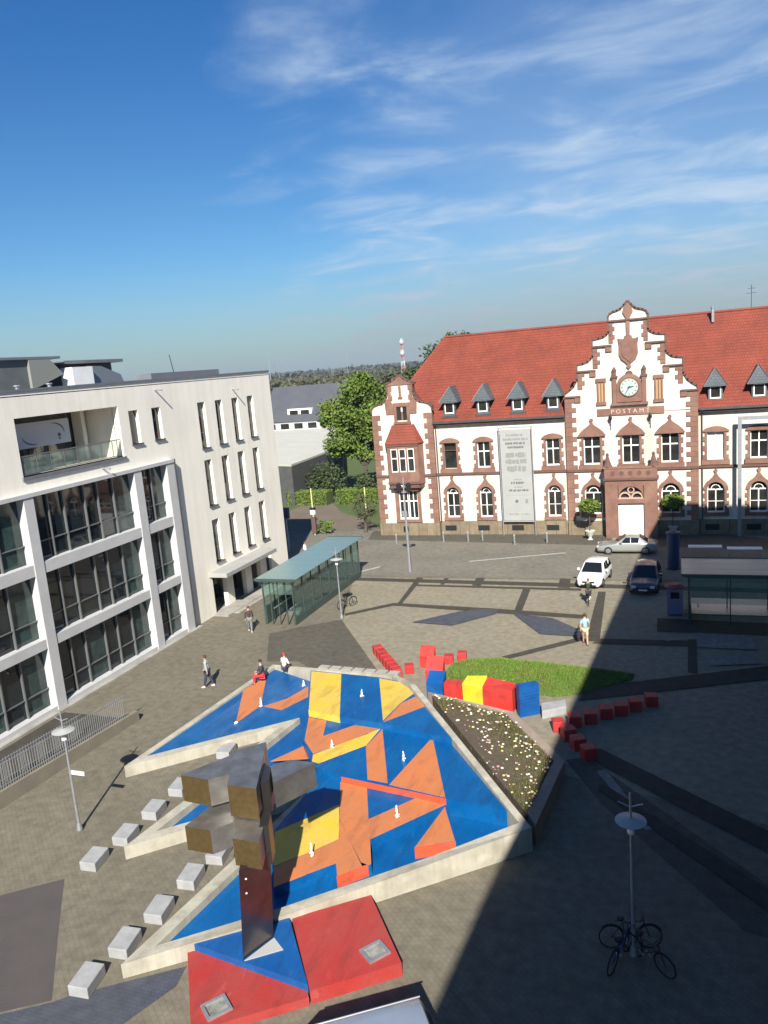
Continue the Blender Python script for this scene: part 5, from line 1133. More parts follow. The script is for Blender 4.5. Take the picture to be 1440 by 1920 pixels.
# sunken ramp floor behind the fence, a second rail by the building
stt(sheet('ramp', [along(0,.3,0)[:2],along(L_,.3,0)[:2],(BX+.6,along(L_,.3,0)[1]),(BX+.6,along(0,.3,0)[1])], .006, m_band))
# distant red and white mast etc. -> with the background
# ------------------------------------------------------------------ cars
m_hl = mat('headlamp', (0.55,0.57,0.58), rough=.1); m_tail = mat('tail_lamp', (0.30,0.01,0.01), rough=.2); m_rim = mat('alloy', (0.45,0.45,0.46), rough=.35, metal=.8); m_plate = mat('plate', (0.7,0.7,0.66), rough=.5)
def car(name, label, loc, rotz, paint, L=4.2, W=1.78, H=1.48, kind='hatch', group=None):
    t = thing(name, label, 'car', (0,0,0), group, local=True); h = W/2
    # stations: x (front is +), half width, sill, shoulder, top, top half width
    if kind == 'sedan': S = [(.50,.36,.62,.30),(.485,.44,.70,.36),(.40,.48,.80,.42),(.20,.5,.93,.44),(.02,.5,1.0,.39),(-.06,.5,1.0,.38),(-.20,.5,1.0,.37),(-.34,.49,1.0,.42),(-.46,.47,.95,.42),(-.50,.42,.80,.34)]
    elif kind == 'van': S = [(.50,.42,.8,.36),(.485,.46,.9,.42),(.42,.49,1.05,.45),(.34,.5,1.15,.46),(.20,.5,1.15,.44),(.05,.5,1.15,.44),(-.2,.5,1.15,.44),(-.42,.5,1.15,.44),(-.48,.49,1.1,.43),(-.5,.47,1.0,.42)]
    else: S = [(.50,.36,.62,.30),(.48,.44,.72,.36),(.40,.48,.84,.42),(.23,.5,.95,.44),(.05,.5,1.0,.38),(-.05,.5,1.0,.38),(-.25,.5,1.0,.37),(-.40,.5,1.0,.36),(-.475,.47,.95,.38),(-.50,.43,.82,.36)]
    roofs = {'sedan':{4:1.0,5:1.01,6:.98,3:None},'hatch':{4:.98,5:1.0,6:.99,7:.93},'van':{4:.98,5:1.0,6:1.0,7:.98}}[kind]
    V = []; F = []; sec = 0
    info = []
    for i, (fx, fw, sh, wt) in enumerate(S):
        x = fx*L; w = fw*W; zb = .2 if 0 < i < len(S)-1 else .3
        zsh = sh*(.92 if kind != 'van' else 1.0); 
        top = roofs.get(i); zt = H*top if top else zsh+.03
        tw = wt*W if top else w*.93
        info.append((x,w,zb,zsh,zt,tw,bool(top)))
        half_ = [(w*.86,zb),(w,zb+.16),(w,zsh-.06),(w*.975,zsh),(tw,zt-.03),(tw*.55,zt+.02)]
        ring = [(x,y,z) for y,z in half_]+[(x,-y,z) for y,z in half_[::-1]]
        V += ring
    m_ = 12
    for i in range(len(S)-1):
        for k in range(m_-1): F.append((i*m_+k,(i+1)*m_+k,(i+1)*m_+k+1,i*m_+k+1))
        F.append((i*m_+m_-1,(i+1)*m_+m_-1,(i+1)*m_,i*m_))
    F.append(tuple(range(m_))); F.append(tuple((len(S)-1)*m_+k for k in range(m_))[::-1])
    bd = fix(mobj('body', V, F, paint, t)); bev(bd, .02, 1)
    for p_ in bd.data.polygons: p_.use_smooth = True
    # glass: windscreen, rear screen, side windows
    ids = [i for i, q in enumerate(info) if q[6]]; f0, f1 = ids[0], ids[-1]
    def q4(name, pts): 
        n_ = (Vector(pts[1])-Vector(pts[0])).cross(Vector(pts[3])-Vector(pts[0])).normalized(); c_ = sum((Vector(p) for p in pts), Vector())/4
        if n_.dot(c_-Vector((0,0,.7))) < 0: n_ = -n_
        fix(mobj(name, [tuple(c_+(Vector(p)-c_)*.93+n_*.018) for p in pts], [(0,1,2,3)], m_dglass, t))
    c, r = info[f0-1], info[f0]; q4('windscreen', [(c[0],c[1]*.90,c[4]),(c[0],-c[1]*.90,c[4]),(r[0],-r[5]*.92,r[4]),(r[0],r[5]*.92,r[4])])
    c, r = info[f1+1], info[f1]; q4('rear_window', [(c[0],c[1]*.86,c[4]),(c[0],-c[1]*.86,c[4]),(r[0],-r[5]*.9,r[4]),(r[0],r[5]*.9,r[4])])
    mids = (f0+f1)//2
    for s in (-1,1):
        for (i,j) in ((f0,f0+1),(f0+1,f1)):
            a, b = info[i], info[j]
            xa = a[0]+(.18 if i == f0 else 0)
            q4('side_window', [(xa+(.25 if i == f0 else 0),s*a[1]*.975,a[3]+.02),(b[0],s*b[1]*.975,b[3]+.02),(b[0],s*b[5],b[4]-.05),(a[0],s*a[5],a[4]-.05)])
        MB().box(info[f0][0]+.25,info[f0][0]+.42,min(s*(h+.02),s*(h+.2)),max(s*(h+.02),s*(h+.2)),.98,1.12).build('mirror', paint, t)
        z_ = .66*(1.25 if kind == 'van' else 1)
        MB().box(L*.455,L*.501,min(s*W*.25,s*W*.405),max(s*W*.25,s*W*.405),z_-.12,z_+.02).build('headlight', m_hl, t)
        MB().box(-L*.497,-L*.47,min(s*W*.28,s*W*.425),max(s*W*.28,s*W*.425),.66,.86).build('tail_light', m_tail, t)
        for fx in (.31,-.30):
            mb = MB(); R_ = .32 if kind != 'van' else .34; x = fx*L
            pr = [(R_*.62,-.1),(R_*.97,-.1),(R_,-.06),(R_,.06),(R_*.97,.1),(R_*.62,.1)]
            K = 18; v = []; f = []
            for rr,yy in pr:
                for k in range(K): an = 2*pi*k/K; v.append((x+rr*cos(an), s*(h-.08)+yy*s, R_+rr*sin(an)))
            for i in range(len(pr)-1):
                for k in range(K): f.append((i*K+k,i*K+(k+1)%K,(i+1)*K+(k+1)%K,(i+1)*K+k))
            wh = fix(mobj('wheel', v, f, m_black, t))
            v = [(x+R_*.62*cos(2*pi*k/K), s*(h-.0), R_+R_*.62*sin(2*pi*k/K)) for k in range(K)]+[(x,s*(h+.015),R_)]
            fix(mobj('rim', v, [(k,(k+1)%K,K) for k in range(K)], m_rim, wh))
            v = [(x+R_*1.14*cos(2*pi*k/K), s*(h*.97+.004+.03), R_*1.02+R_*1.14*sin(2*pi*k/K)) for k in range(K)]
    MB().box(L*.487,L*.512,-W*.15,W*.15,.37,.46).build('number_plate', m_plate, t)
    MB().box(L*.478,L*.506,-W*.24,W*.24,.48,.60).build('grille', m_dark, t)
    MB().box(L*.47,L*.506,-W*.3,W*.3,.24,.36).build('air_intake', m_dark, t)
    MB().box(-L*.503,-L*.49,-W*.14,W*.14,.52,.64).build('number_plate', m_plate, t)
    t.location = loc; t.rotation_euler = (0,0,rotz); return t
def paint(name, c, c2=None, metal=.0, rough=.3): return mat(name, c, c2, 1.0, rough, metal=metal, coat=.7)
wa, wb_ = G(1086,1108), G(1128,1110)
car('parked_car', 'white hatchback parked facing the fountain in the sun', (-5.62,55.6,0), radians(-97), paint('car_white',(0.78,0.78,0.76)), 4.1, 1.75, 1.52)
car('parked_car', 'dark blue people carrier parked in the shade beside the white car', (-2.12,54.6,0), radians(-93), paint('car_navy',(0.035,0.038,0.075),metal=.3), 4.4, 1.8, 1.6)
car('parked_car', 'silver saloon parked sideways before the post office portal', (-3.85,64.1,0), radians(181), paint('car_silver',(0.42,0.43,0.40),metal=.5), 4.65, 1.78, 1.42, 'sedan')
pv = G(803,1858,1.85); vu = Vector((.828,.561)); vn = Vector((.561,-.828)); vc = Vector((pv.x,pv.y))-vu*2.15+vn*.84
van = car('delivery_van', 'blue grey van parked in front of the red slab, only its roof showing', (vc.x,vc.y,0), atan2(-vu.y,-vu.x), paint('van_grey',(0.27,0.31,0.38),(0.24,0.28,0.35),.15), 4.5, 1.9, 1.85, 'van')
for s_x in (-1,1): MB().tube([(.8,s_x*.70,1.90),(-1.9,s_x*.70,1.90)], .022, 6).build('roof_rail', m_rim, van)
# ------------------------------------------------------------------ bicycles
def bicycle(label, loc, rotz, colr=(0.03,0.03,0.03), lean=0.0):
    t = thing('bicycle', label, 'bicycle', (0,0,0), 'bicycles on the plaza', local=True); mf = mat('bike_paint', colr, rough=.35)
    for x in (-.52,.52):
        K = 24; pts = [(x+.33*cos(2*pi*k/K),0,.34+.33*sin(2*pi*k/K)) for k in range(K+1)]
        w_ = MB().tube(pts, .022, 6, False).build('wheel', m_black, t)
        mb = MB()
        for k in range(8): mb.tube([(x,0,.34),(x+.31*cos(pi*k/4),0,.34+.31*sin(pi*k/4))], .004, 3, False)
        mb.build('spokes', m_dark, w_)
        MB().tube([(x+.36*cos(a),0,.34+.36*sin(a)) for a in [pi*.15+pi*.6*k/8 for k in range(9)]], .025, 5).build('mudguard', m_dark, t)
    MB().tube([(-.52,0,.34),(-.12,0,.32),(.38,0,.72)], .018, 6).tube([(-.12,0,.32),(-.22,0,.82)], .018, 6).tube([(-.52,0,.34),(-.2,0,.74)], .014, 6).tube([(-.2,0,.74),(.36,0,.80)], .018, 6).build('frame', mf, t)
    MB().tube([(.52,0,.34),(.40,0,.70),(.34,0,.98)], .018, 6).build('fork', mf, t)
    MB().tube([(.22,-.30,1.0),(.34,-.16,1.02),(.34,.16,1.02),(.22,.30,1.0)], .014, 6).build('handlebar', m_dark, t)
    MB().lathe([(.02,0),(.10,.01),(.11,.05),(.05,.07)], -.24,0,.84,10).build('saddle', m_black, t)
    MB().tube([(-.12,-.1,.32),(-.12,.1,.32)], .03, 6).tube([(-.12,.1,.32),(-.02,.1,.2)], .012, 5).tube([(-.12,-.1,.32),(-.22,-.1,.44)], .012, 5).build('crank', m_metal, t)
    t.location = loc; t.rotation_euler = (lean,0,rotz); return t
p = G(1189,1792); bicycle('black bicycle chained to the shaded lamp, wheel turned to the post office', (p.x-.1,p.y+.28,0), radians(15), lean=radians(-5)); bicycle('black bicycle chained to the shaded lamp, on its fountain side', (p.x-.35,p.y-.3,0), radians(70), (0.02,0.04,0.12), radians(5)); bicycle('black bicycle chained to the shaded lamp, on the side away from the fountain', (p.x+.4,p.y-.25,0), radians(-35), (0.02,0.03,0.03), radians(5))
p = G(651,1139); bicycle('black bicycle leaning by the lamp next to the glass shelter', (p.x,p.y,0), radians(60), lean=radians(6))
# ------------------------------------------------------------------ people
def skin_mesh(name, joints, edges, m, parent, sub=1, root=0):
    me = bpy.data.meshes.new(name); me.from_pydata([j[0] for j in joints], edges, []); o = bpy.data.objects.new(name, me); col.objects.link(o)
    md = o.modifiers.new('skin', 'SKIN'); md.use_smooth_shade = True
    for i, j in enumerate(joints):
        sv = me.skin_vertices[0].data[i]; r = j[1]; sv.radius = r if isinstance(r, tuple) else (r, r); sv.use_root = (i == root)
    ms = o.modifiers.new('sub', 'SUBSURF'); ms.levels = sub; ms.render_levels = sub
    dg = bpy.context.evaluated_depsgraph_get(); nm = bpy.data.meshes.new_from_object(o.evaluated_get(dg)); bpy.data.objects.remove(o)
    nm.name = name; nm.materials.clear(); nm.materials.append(m)
    for p_ in nm.polygons: p_.use_smooth = True
    q = bpy.data.objects.new(name, nm); col.objects.link(q); q.parent = parent; return q
m_skin = mat('skin', (0.45,0.27,0.19), rough=.6)
def person(label, loc, rotz, top, legs, hair, shoe=(0.02,0.02,0.02), H=1.75, pose='walk', bag=None, shorts=False):
    t = thing('person', label, 'person', (0,0,0), None, local=True); k = H/1.75
    sit = pose in ('sit','ride')
    hz = .46+.0 if pose == 'sit' else (.92 if pose == 'ride' else .93)
    # joints: facing +x
    pel = (0,0,hz); 
    lean = .10 if pose == 'ride' else .02
    ch = (lean*.7,0,hz+.36); nb = (lean,0,hz+.53); nk = (lean+.01,0,hz+.60); hd = (lean+.03,0,hz+.70); ht = (lean+.02,0,hz+.80)
    J = [(pel,(.13,.15)),((lean*.3,0,hz+.16),(.105,.13)),(ch,(.115,.155)),(nb,(.07,.09)),(nk,.052),(hd,(.088,.075)),(ht,(.07,.062))]
    E = [(0,1),(1,2),(2,3),(3,4),(4,5),(5,6)]
    def chain(start, lst):
        prev = start
        for c, r in lst: J.append((c,r)); E.append((prev,len(J)-1)); prev = len(J)-1
    armI = {}; legI = {}
    for s in (-1,1):
        sw = .12*s if pose == 'walk' else 0
        a0 = len(J)
        if pose == 'ride': arm = [((lean,s*.17,hz+.48),.058),((lean+.22,s*.23,hz+.24),.045),((lean+.42,s*.24,hz+.10),.034),((lean+.50,s*.23,hz+.09),.04)]
        elif pose == 'sit': arm = [((lean,s*.17,hz+.48),.058),((lean+.06,s*.24,hz+.22),.045),((lean+.28,s*.16,hz+.14),.034),((lean+.36,s*.13,hz+.15),.04)]
        else: arm = [((lean,s*.18,hz+.48),.060),((lean-sw*.5,s*.235,hz+.20),.046),((lean-sw*1.2+.06,s*.25,hz-.04),.034),((lean-sw*1.4+.09,s*.245,hz-.13),.04)]
        chain(3, arm); armI[s] = a0
        l0 = len(J)
        if pose == 'sit': leg = [((.02,s*.09,hz-.01),.088),((.42,s*.11,hz+.02),.066),((.44,s*.11,.10),.045),((.46,s*.11,.05),.045),((.60,s*.12,.035),.036)]
        elif pose == 'ride': leg = [((.0,s*.09,hz-.04),.09),((.32,s*.11,hz-.28 if s > 0 else hz-.16),.066),((.12,s*.11,.30 if s > 0 else .5),.045),((.14,s*.11,.24 if s > 0 else .44),.042),((.26,s*.11,.23 if s > 0 else .43),.034)]
        else: leg = [((0,s*.09,hz-.06),.092),((.10*s if pose == 'walk' else .01,s*.095,.50),.068),((.24*s-.03 if pose == 'walk' else 0,s*.095,.10),.046),((.24*s-.03 if pose == 'walk' else 0,s*.095,.05),.046),((.24*s+.11 if pose == 'walk' else .14,s*.10,.035),.036)]
        chain(0, leg); legI[s] = l0
    body = skin_mesh('body', J, E, m_skin, t)
    # shirt: torso and arms to the wrist, trousers: pelvis and legs
    g_ = lambda r, a: (r[0]+a, r[1]+a) if isinstance(r, tuple) else r+a
    JS = [J[i] for i in (0,1,2,3)]; JS = [(c, g_(r,.02)) for c, r in JS]; JS[0] = (tuple(Vector(JS[0][0])+Vector((0,0,.02))), JS[0][1]); ES = [(0,1),(1,2),(2,3)]
    for s in (-1,1):
        a = armI[s]; prev = 3
        upto = 2 if shorts else 3
        for q in range(upto):
            c, r = J[a+q]
            if q == upto-1 and upto == 2: c = tuple(Vector(J[a][0]).lerp(Vector(J[a+1][0]), .8))
            if q == 2: c = tuple(Vector(J[a+1][0]).lerp(Vector(J[a+2][0]), .85))
            JS.append((c, g_(r,.018))); ES.append((prev,len(JS)-1)); prev = len(JS)-1
    skin_mesh('shirt', JS, ES, mat('shirt', top, rough=.85), t)
    JT = [(J[0][0], g_(J[0][1],.016))]; ET = []
    for s in (-1,1):
        a = legI[s]; prev = 0
        for q in range(3):
            c, r = J[a+q]
            if shorts and q == 2: break
            if q == 2: c = tuple(Vector(J[a+1][0]).lerp(Vector(J[a+2][0]), .95))
            JT.append((c, g_(r,.02))); ET.append((prev,len(JT)-1)); prev = len(JT)-1
    skin_mesh('trousers', JT, ET, mat('trousers', legs, rough=.85), t)
    for s in (-1,1):
        a = legI[s]; q = Vector(J[a+3][0]); e = Vector(J[a+4][0]); d_ = (e-q)
        MB().tube([tuple(q-d_*.35), tuple(q+d_*.4), tuple(e+d_*.15)], [.05,.055,.035], 8).build('shoe', mat('shoe', shoe, rough=.6), t)
    hv = MB().lathe([(.02,-.03),(.085,.0),(.098,.05),(.085,.11),(.04,.15),(.005,.155)], hd[0]-.02, 0, hd[2]+.01, 10)
    hv.build('hair', mat('hair', hair, rough=.7), t)
    nz = MB().lathe([(.012,-.02),(.016,0),(.004,.03)], hd[0]+.09, 0, hd[2]-.01, 6)
    nz.build('nose', m_skin, t)
    t.location = loc; t.rotation_euler = (0,0,rotz); t.scale = (k,k,k); return t
def at(px, py): p = G(px,py); return (p.x,p.y,0)
person('person in pale blue shirt and beige shorts walking with a black bag', at(1098,1208), radians(100), (0.30,0.48,0.68), (0.48,0.40,0.28), (0.05,0.03,0.02), (0.12,0.03,0.02), 1.78, shorts=True)
p = at(1098,1208); bg_ = MB().box(-.2,.2,-.09,.09,0,.5).build('shoulder_bag', mat('bag_black',(0.02,0.02,0.025),rough=.6)); bev(bg_,.05,2); bg_.location = (p[0]-.36,p[1]+.0,.42); bg_.rotation_euler = (0,0,radians(100)); tag(bg_,'black bag carried by the person in the pale blue shirt','bag')
MB().tube([(-.15,0,.48),(-.1,0,.72),(.1,0,.72),(.15,0,.48)], .015, 5).build('handle', m_dark, bg_).location = (0,0,-.0)
person('person in grey top and dark trousers walking beside the fountain rim', at(392,1288), radians(200), (0.30,0.32,0.31), (0.03,0.035,0.06), (0.05,0.04,0.03), (0.5,0.45,0.45), 1.8)
person('person in dark jacket over a white shirt walking to the office entrance', at(470,1184), radians(120), (0.05,0.035,0.04), (0.16,0.17,0.16), (0.12,0.04,0.04), (0.4,0.4,0.4), 1.72)
person('person in white shirt walking behind the glass shelter', at(574,1052), radians(30), (0.70,0.70,0.74), (0.03,0.03,0.05), (0.14,0.05,0.03), H=1.74)
# two people sitting on the rim corner (seat height of the rim)
pc = G(497,1262,.93); a1 = person('person in dark jacket and red trousers sitting on the fountain rim corner', (pc.x-.1,pc.y-.15,.43), radians(215), (0.035,0.035,0.045), (0.55,0.03,0.05), (0.03,0.03,0.03), H=1.78, pose='sit')
pc = G(532,1250,1.0); a2 = person('red haired person in white shirt sitting at the back of the fountain rim', (pc.x,pc.y+.1,.5), radians(80), (0.66,0.62,0.55), (0.05,0.05,0.07), (0.32,0.05,0.05), H=1.66, pose='sit')
# cyclist
p = at(1104,1131); bicycle('dark bicycle ridden toward the white car by a person in green', p, radians(95), (0.02,0.03,0.02))
person('person in dark green jacket riding a bicycle toward the white car', (p[0]+.02,p[1]-.22,0), radians(95), (0.025,0.04,0.02), (0.03,0.03,0.03), (0.16,0.08,0.06), (0.6,0.6,0.6), H=1.7, pose='ride')
# ------------------------------------------------------------------ trees, hedges, background
def tree(label, base, trunk_h, crowns, n, s, m, seed, group=None, r0=.35, name='broadleaf_tree'):
    t = thing(name, label, 'tree', base, group); R_ = random.Random(seed); b = Vector(base)
    mb = MB(); top = b+Vector((0,0,trunk_h)); mb.tube([b, b+Vector((.05,.03,trunk_h*.5)), top], [r0,r0*.75,r0*.55], 8)
    for (c,r) in crowns:
        e = b+Vector(c); mid_ = top.lerp(e,.5)+Vector((0,0,.2)); mb.tube([top-Vector((0,0,.4)), mid_, e], [r0*.45,r0*.28,r0*.08], 6)
    mb.build('trunk', m_bark, t)
    cm = MB(); tot = sum(r[0]*r[1]*r[2] for _,r in crowns)
    for (c,r) in crowns:
        k = int(n*(r[0]*r[1]*r[2])/tot); ctr = b+Vector(c)
        subs = [(Vector((R_.uniform(-1,1),R_.uniform(-1,1),R_.uniform(-1,1))).normalized()*R_.uniform(.45,1.0), R_.uniform(.25,.5)) for _ in range(16)]
        for q in range(k):
            u, rad = R_.choice(subs); w = Vector((R_.gauss(0,1),R_.gauss(0,1),R_.gauss(0,1)))*rad*.55; v = u+w
            if v.length > 1.15: continue
            P_ = Vector((ctr.x+v.x*r[0],ctr.y+v.y*r[1],ctr.z+v.z*r[2]))
            if P_.z < b.z+.3: continue
            a = Vector((R_.uniform(-1,1),R_.uniform(-1,1),R_.uniform(-.5,.5))).normalized(); d_ = a.cross(Vector((R_.uniform(-1,1),R_.uniform(-1,1),R_.uniform(-1,1)))).normalized(); e = s*R_.uniform(.6,1.4)
            cm.add([P_-a*e,P_-d_*e*.6,P_+a*e,P_+d_*e*.6], [(0,1,2,3)])
    cm.build('crown', m, t); return t
def gp(px, py, dist):                          # ground point below a picture column at a given distance north
    r = ray(px, py); t_ = dist/r.y; return (r.x*t_, dist, 0)
# big tree left of the post office corner
b = gp(684,860,92); 
tree('large bright green tree standing behind the post office corner', b, 4.2, [((0,0,12.2),(3.2,3.2,3.2)),((2.2,1.0,9.4),(3.0,3.0,2.8)),((-1.8,.5,8.8),(2.8,2.8,2.5)),((.5,-1,6.6),(3.4,2.8,2.0)),((3.4,2,12.0),(2.4,2.2,2.2)),((3.6,1,7.4),(2.4,2.2,2.4)),((-3.4,.5,10.8),(2.4,2.4,2.4)),((-3.2,0,7.0),(2.2,2.2,1.8))], 34000, .20, m_leafg, 41, 'trees of the park')
b = gp(818,690,112); tree('dark green tree rising behind the hipped roof end', b, 8, [((0,0,15.4),(3.6,3,4.0)),((-3.6,1,12.5),(3.2,3,3.2)),((3.2,0,17.6),(2.8,3,2.4))], 9000, .26, m_leafd, 42, 'trees of the park')
b = gp(770,720,118); tree('dark bushy tree between the post office gable and roof', b, 6, [((0,0,10.5),(3.6,3,4.0)),((3,0,12.5),(3,3,3))], 5000, .26, m_leafd, 43, 'trees of the park')
b = gp(738,700,125); tree('dull green tree behind the big bright tree', b, 6, [((0,0,11.5),(4.0,3,3.6)),((-3,0,10),(3,3,3))], 5000, .26, m_leafo, 44, 'trees of the park')
# dark shrubs below the white hall roof, small bare tree at the corner
for k,(x,y,D,h,r) in enumerate(((566,905,93,4.6,2.2),(590,905,91,4.4,2.4),(614,905,92,4.4,2.3),(545,905,90,4.8,2.0),(700,900,88,3.6,2.0),(686,905,90,3.0,1.8))):
    b = gp(x,y,D); tree(('dark shrub below the white hall roof, '+('second from','third from','fourth from','right beside')[k]+' the office block') if k < 4 else ('tall','low')[k-4]+' dark shrub growing beside the post office flank', b, 1.0, [((0,0,h*.55),(r,r*.8,h*.5)),((r*.5,.3,h*.35),(r*.7,r*.7,h*.35))], 1500, .16, m_leafd, 50+k, 'dark shrubs in the park', .12, 'park_shrub')
p = G(686,998); tree('thin reddish shrub tree with sparse twigs at the post office corner', (p.x,p.y,0), 1.4, [((0,0,2.6),(1.3,1.1,1.2)),((.5,0,1.8),(1.0,.8,.8))], 900, .10, m_leafo, 61, None, .22, 'corner_tree')
p = G(612,1000); tree('low green shrub beside the pale yellow pole', (p.x,p.y,0), .4, [((0,0,.7),(.9,.8,.7))], 700, .10, m_leafb, 62, None, .08, 'low_shrub')
def hedge(px0, px1, py, h, label, seed):
    a, b = G(px0,py), G(px1,py); R_ = random.Random(seed); t = thing('hedge', label, 'hedge', ((a.x+b.x)/2,(a.y+b.y)/2,0), 'clipped park hedges')
    d_ = (b-a); L_ = d_.length; d_.normalize(); n_ = Vector((-d_.y,d_.x,0)); n_ = n_ if n_.y > 0 else -n_
    core = [a+n_*.15, b+n_*.15, b+n_*2.0, a+n_*2.0]
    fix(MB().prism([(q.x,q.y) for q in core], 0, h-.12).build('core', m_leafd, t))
    mb = MB()
    for k in range(2600):
        u = R_.uniform(0,L_); side = R_.random()
        P_ = a+d_*u
        if side < .5: P_ = P_+n_*R_.uniform(-.03,.2); P_.z = R_.uniform(0,h)
        else: P_ = P_+n_*R_.uniform(0,2.1); P_.z = h+R_.uniform(-.15,.08)
        A_ = Vector((R_.uniform(-1,1),R_.uniform(-1,1),R_.uniform(-1,1))).normalized(); B__ = A_.cross(Vector((R_.uniform(-1,1),R_.uniform(-1,1),R_.uniform(-1,1)))).normalized(); e = R_.uniform(.08,.17)
        mb.add([P_-A_*e,P_-B__*e*.6,P_+A_*e,P_+B__*e*.6], [(0,1,2,3)])
    mb.build('leaves', m_leafb, t)
hedge(538,612,948,1.6,'clipped green hedge nearer the office block',71); hedge(632,708,946,1.7,'clipped green hedge nearer the post office',72)
# white flat hall roof behind the hedges
hall = thing('hall', 'low hall with broad white flat roof behind the park shrubs', 'building', (-52,110,0))
HP = [g2(515,803,5.2), g2(640,797,5.2), g2(640,836,5.2), g2(546,871,5.2), g2(505,870,5.2)]
fix(MB().prism(HP, 0, 4.9).build('wall', mat('hall_shaded_grey',(0.085,0.085,0.08),(0.06,0.065,0.06),1,.9), hall)); fix(MB().prism(HP, 4.95, 5.2).build('roof', mat('hall_roof',(0.50,0.49,0.42),(0.45,0.44,0.375),.4,.8), hall))  # wall grey has ivy and shade darkened into its colour
# dark roofed house
def house(label, px0, px1, pyb, D, wall_h, roof_h, depth, wallc, roofc, wins=0, dorm=False, name='house'):
    a = gp(px0,pyb,D); b = gp(px1,pyb,D); t = thing(name, label, 'house', ((a[0]+b[0])/2,D,0), 'houses behind the park')
    x0,x1 = a[0],b[0]
    MB().box(x0,x1,D,D+depth,0,wall_h).build('wall', mat('house_wall', wallc, tuple(c*.9 for c in wallc), .5, .9), t)
    o_ = .4; rf_ = fix(mobj('roof', [(x0-o_,D-o_,wall_h),(x1+o_,D-o_,wall_h),(x1+o_,D+depth/2,wall_h+roof_h),(x0-o_,D+depth/2,wall_h+roof_h),(x0-o_,D+depth+o_,wall_h),(x1+o_,D+depth+o_,wall_h)], [(0,1,2,3),(3,2,5,4),(0,3,4),(1,5,2),(0,4,5,1)], mat('house_roof', roofc, tuple(c*.85 for c in roofc), .4, .8), t))
    for k in range(wins):
        x = x0+(x1-x0)*(k+.5)/wins; box('window', x-.9, x+.9, D-.05, D-.002, wall_h-1.5, wall_h-.45, m_pane, t)
    if dorm:
        xm = x0+(x1-x0)*.42; dm = MB().box(xm-2.6,xm+2.6,D+.8,D+4,wall_h+.6,wall_h+2.3).build('dormer', m_white, t)
        for s in (-1.2,1.2): box('window', xm+s-.9, xm+s+.9, D+.76, D+.798, wall_h+1.0, wall_h+2.0, m_pane, dm)
    return t
house('white house with large dark grey roof and wide dormer beyond the white hall', 500, 655, 830, 138, 6.9, 6.6, 12, (0.50,0.50,0.50), (0.075,0.078,0.09), 6, True)
rh = random.Random(9)
far = [(512,190,'white',.5),(534,205,'red',.4),(560,230,'grey',.5),(585,240,'red',.5),(612,215,'white',.5),(634,225,'slate',.6),(650,245,'white',.6),(524,290,'red',.5),(548,320,'slate',.5),(600,330,'red',.4),(660,300,'red',.4)]
cc = {'white':((0.6,0.6,0.58),(0.55,0.54,0.5)),'red':((0.5,0.46,0.4),(0.16,0.07,0.05)),'grey':((0.42,0.42,0.4),(0.14,0.14,0.15)),'slate':((0.5,0.48,0.45),(0.09,0.10,0.14))}
for k,(px,D,c,w) in enumerate(far):
    house('small distant house with %s roof above the park, among far trees' % {'white':'pale','red':'brownish red','grey':'mid grey','slate':'dark slate'}[c], px-7*w*2, px+7*w*2, 715, D, 5.2+rh.uniform(-.5,1.5), 3.0, 9, cc[c][0], cc[c][1], 2, False, 'distant_house')
# far woods: one mass
def woods(name, label, d0, d1, n, hgt, m, seed, s=1.6):
    R_ = random.Random(seed); mb = MB()
    for k in range(n):
        D = R_.uniform(d0,d1); az_ = R_.uniform(-.80,.35); x = D*az_; h = hgt*R_.uniform(.75,1.15); r = R_.uniform(3.5,6.5)
        for q in range(26):
            u = Vector((R_.gauss(0,.5),R_.gauss(0,.5),R_.gauss(0,.5))); P_ = Vector((x+u.x*r, D+u.y*r, h*.62+u.z*h*.45))
            if P_.z < 0: P_.z = 0.2
            A_ = Vector((R_.uniform(-1,1),R_.uniform(-1,1),R_.uniform(-1,1))).normalized(); B__ = A_.cross(Vector((R_.uniform(-1,1),R_.uniform(-1,1),R_.uniform(-1,1)))).normalized(); e = s*R_.uniform(.6,1.4)
            mb.add([P_-A_*e,P_-B__*e*.7,P_+A_*e,P_+B__*e*.7], [(0,1,2,3)])
    tag(mb.build(name, m), label, 'woodland', kind='stuff')
woods('near_woods', 'loose trees and shrubs between the distant houses', 175, 420, 520, 5, m_leafo, 81, .7)
woods('far_woods', 'far dull green wood reaching to the horizon', 420, 1100, 1100, 8, leafmat('leaf_far',(0.07,0.078,0.030),(0.085,0.075,0.036),(0.05,0.062,0.026),.02), 82, 1.8)
woods('horizon_woods', 'hazy wooded ridge along the horizon', 1100, 3200, 900, 11, leafmat('leaf_ridge',(0.05,0.06,0.045),(0.06,0.065,0.05),(0.045,0.055,0.045),.01), 83, 5.0)
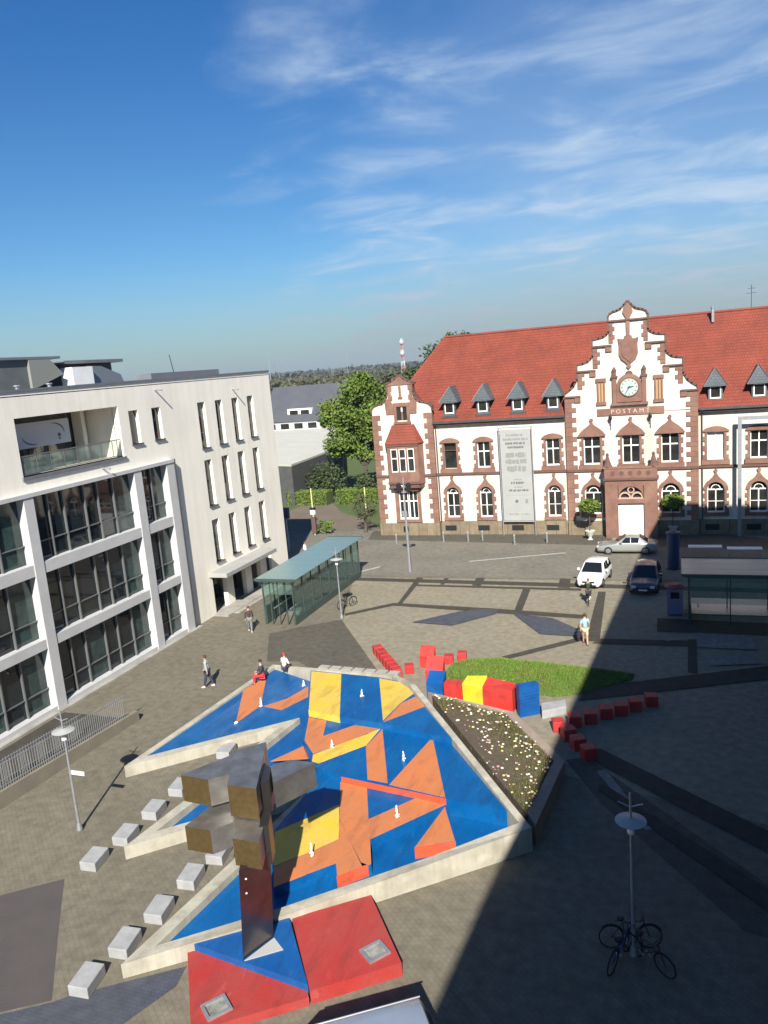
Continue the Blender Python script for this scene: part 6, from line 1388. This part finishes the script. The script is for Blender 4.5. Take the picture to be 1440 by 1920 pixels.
# red and white radio mast far off
D = 420.0; r_ = ray(757,700); tt = D/r_.y; mx = r_.x*tt
t = thing('radio_mast', 'distant red and white lattice mast on the horizon', 'mast', (mx,D,0))
def zat(py): r2 = ray(757,py); return CAM_H+r2.z*D/r2.y
z0, z1 = 2.0, zat(634)
nseg = 9
for k in range(nseg):
    a, b = z0+(z1-z0)*k/nseg, z0+(z1-z0)*(k+1)/nseg; w0, w1 = 2.4*(1-k/nseg*.75), 2.4*(1-(k+1)/nseg*.75); mb = MB()
    for sx, sy in ((-1,-1),(1,-1),(1,1),(-1,1)): mb.tube([(mx+sx*w0/2,D+sy*w0/2,a),(mx+sx*w1/2,D+sy*w1/2,b)], .2, 4)
    for (sx,sy),(tx,ty) in (((-1,-1),(1,-1)),((1,-1),(1,1)),((1,1),(-1,1)),((-1,1),(-1,-1))): mb.tube([(mx+sx*w0/2,D+sy*w0/2,a),(mx+tx*w1/2,D+ty*w1/2,b)], .11, 4)
    mb.build('lattice_section', mat('mast_red_hazed',(0.40,0.20,0.19),rough=.7) if k % 2 else mat('mast_white_hazed',(0.42,0.43,0.45),rough=.7), t)  # both paints paled so the mast looks faint through distance haze
for k, z in enumerate((z1-3, z1-9)): MB().lathe([(1.3,0),(1.5,.8),(1.2,2.0)], mx, D, z, 12).build('antenna_drum', mat('drum_grey',(0.36,0.37,0.39),rough=.7), t)
for (px,top,D) in ((503,668,900),(648,650,1500),(520,672,1300)):
    r_ = ray(px,top); tt = D/r_.y; x = r_.x*tt; z = CAM_H+r_.z*tt
    o = MB().tube([(x,D,0),(x,D,z)], [.55,.3], 6).build('distant_chimney', mat('chimney_pale',(0.25,0.27,0.30),rough=.8)); tag(o,'slim pale chimney far away on the horizon','chimney','distant chimneys')
# ------------------------------------------------------------------ air
hz_o = MB().box(-3300,3300,-320,3400,-1.1,58.0).build('haze', None)
hm = bpy.data.materials.new('haze'); hm.use_nodes = True; ht_ = hm.node_tree; ht_.nodes.clear()
ho = ht_.nodes.new('ShaderNodeOutputMaterial'); hv_ = ht_.nodes.new('ShaderNodeVolumePrincipled'); hv_.inputs['Color'].default_value = (0.72,0.82,0.92,1); hv_.inputs['Density'].default_value = 0.00014; hv_.inputs['Anisotropy'].default_value = 0.2
ht_.links.new(hv_.outputs[0], ho.inputs['Volume']); hz_o.data.materials.clear(); hz_o.data.materials.append(hm); tag(hz_o, kind='stuff')
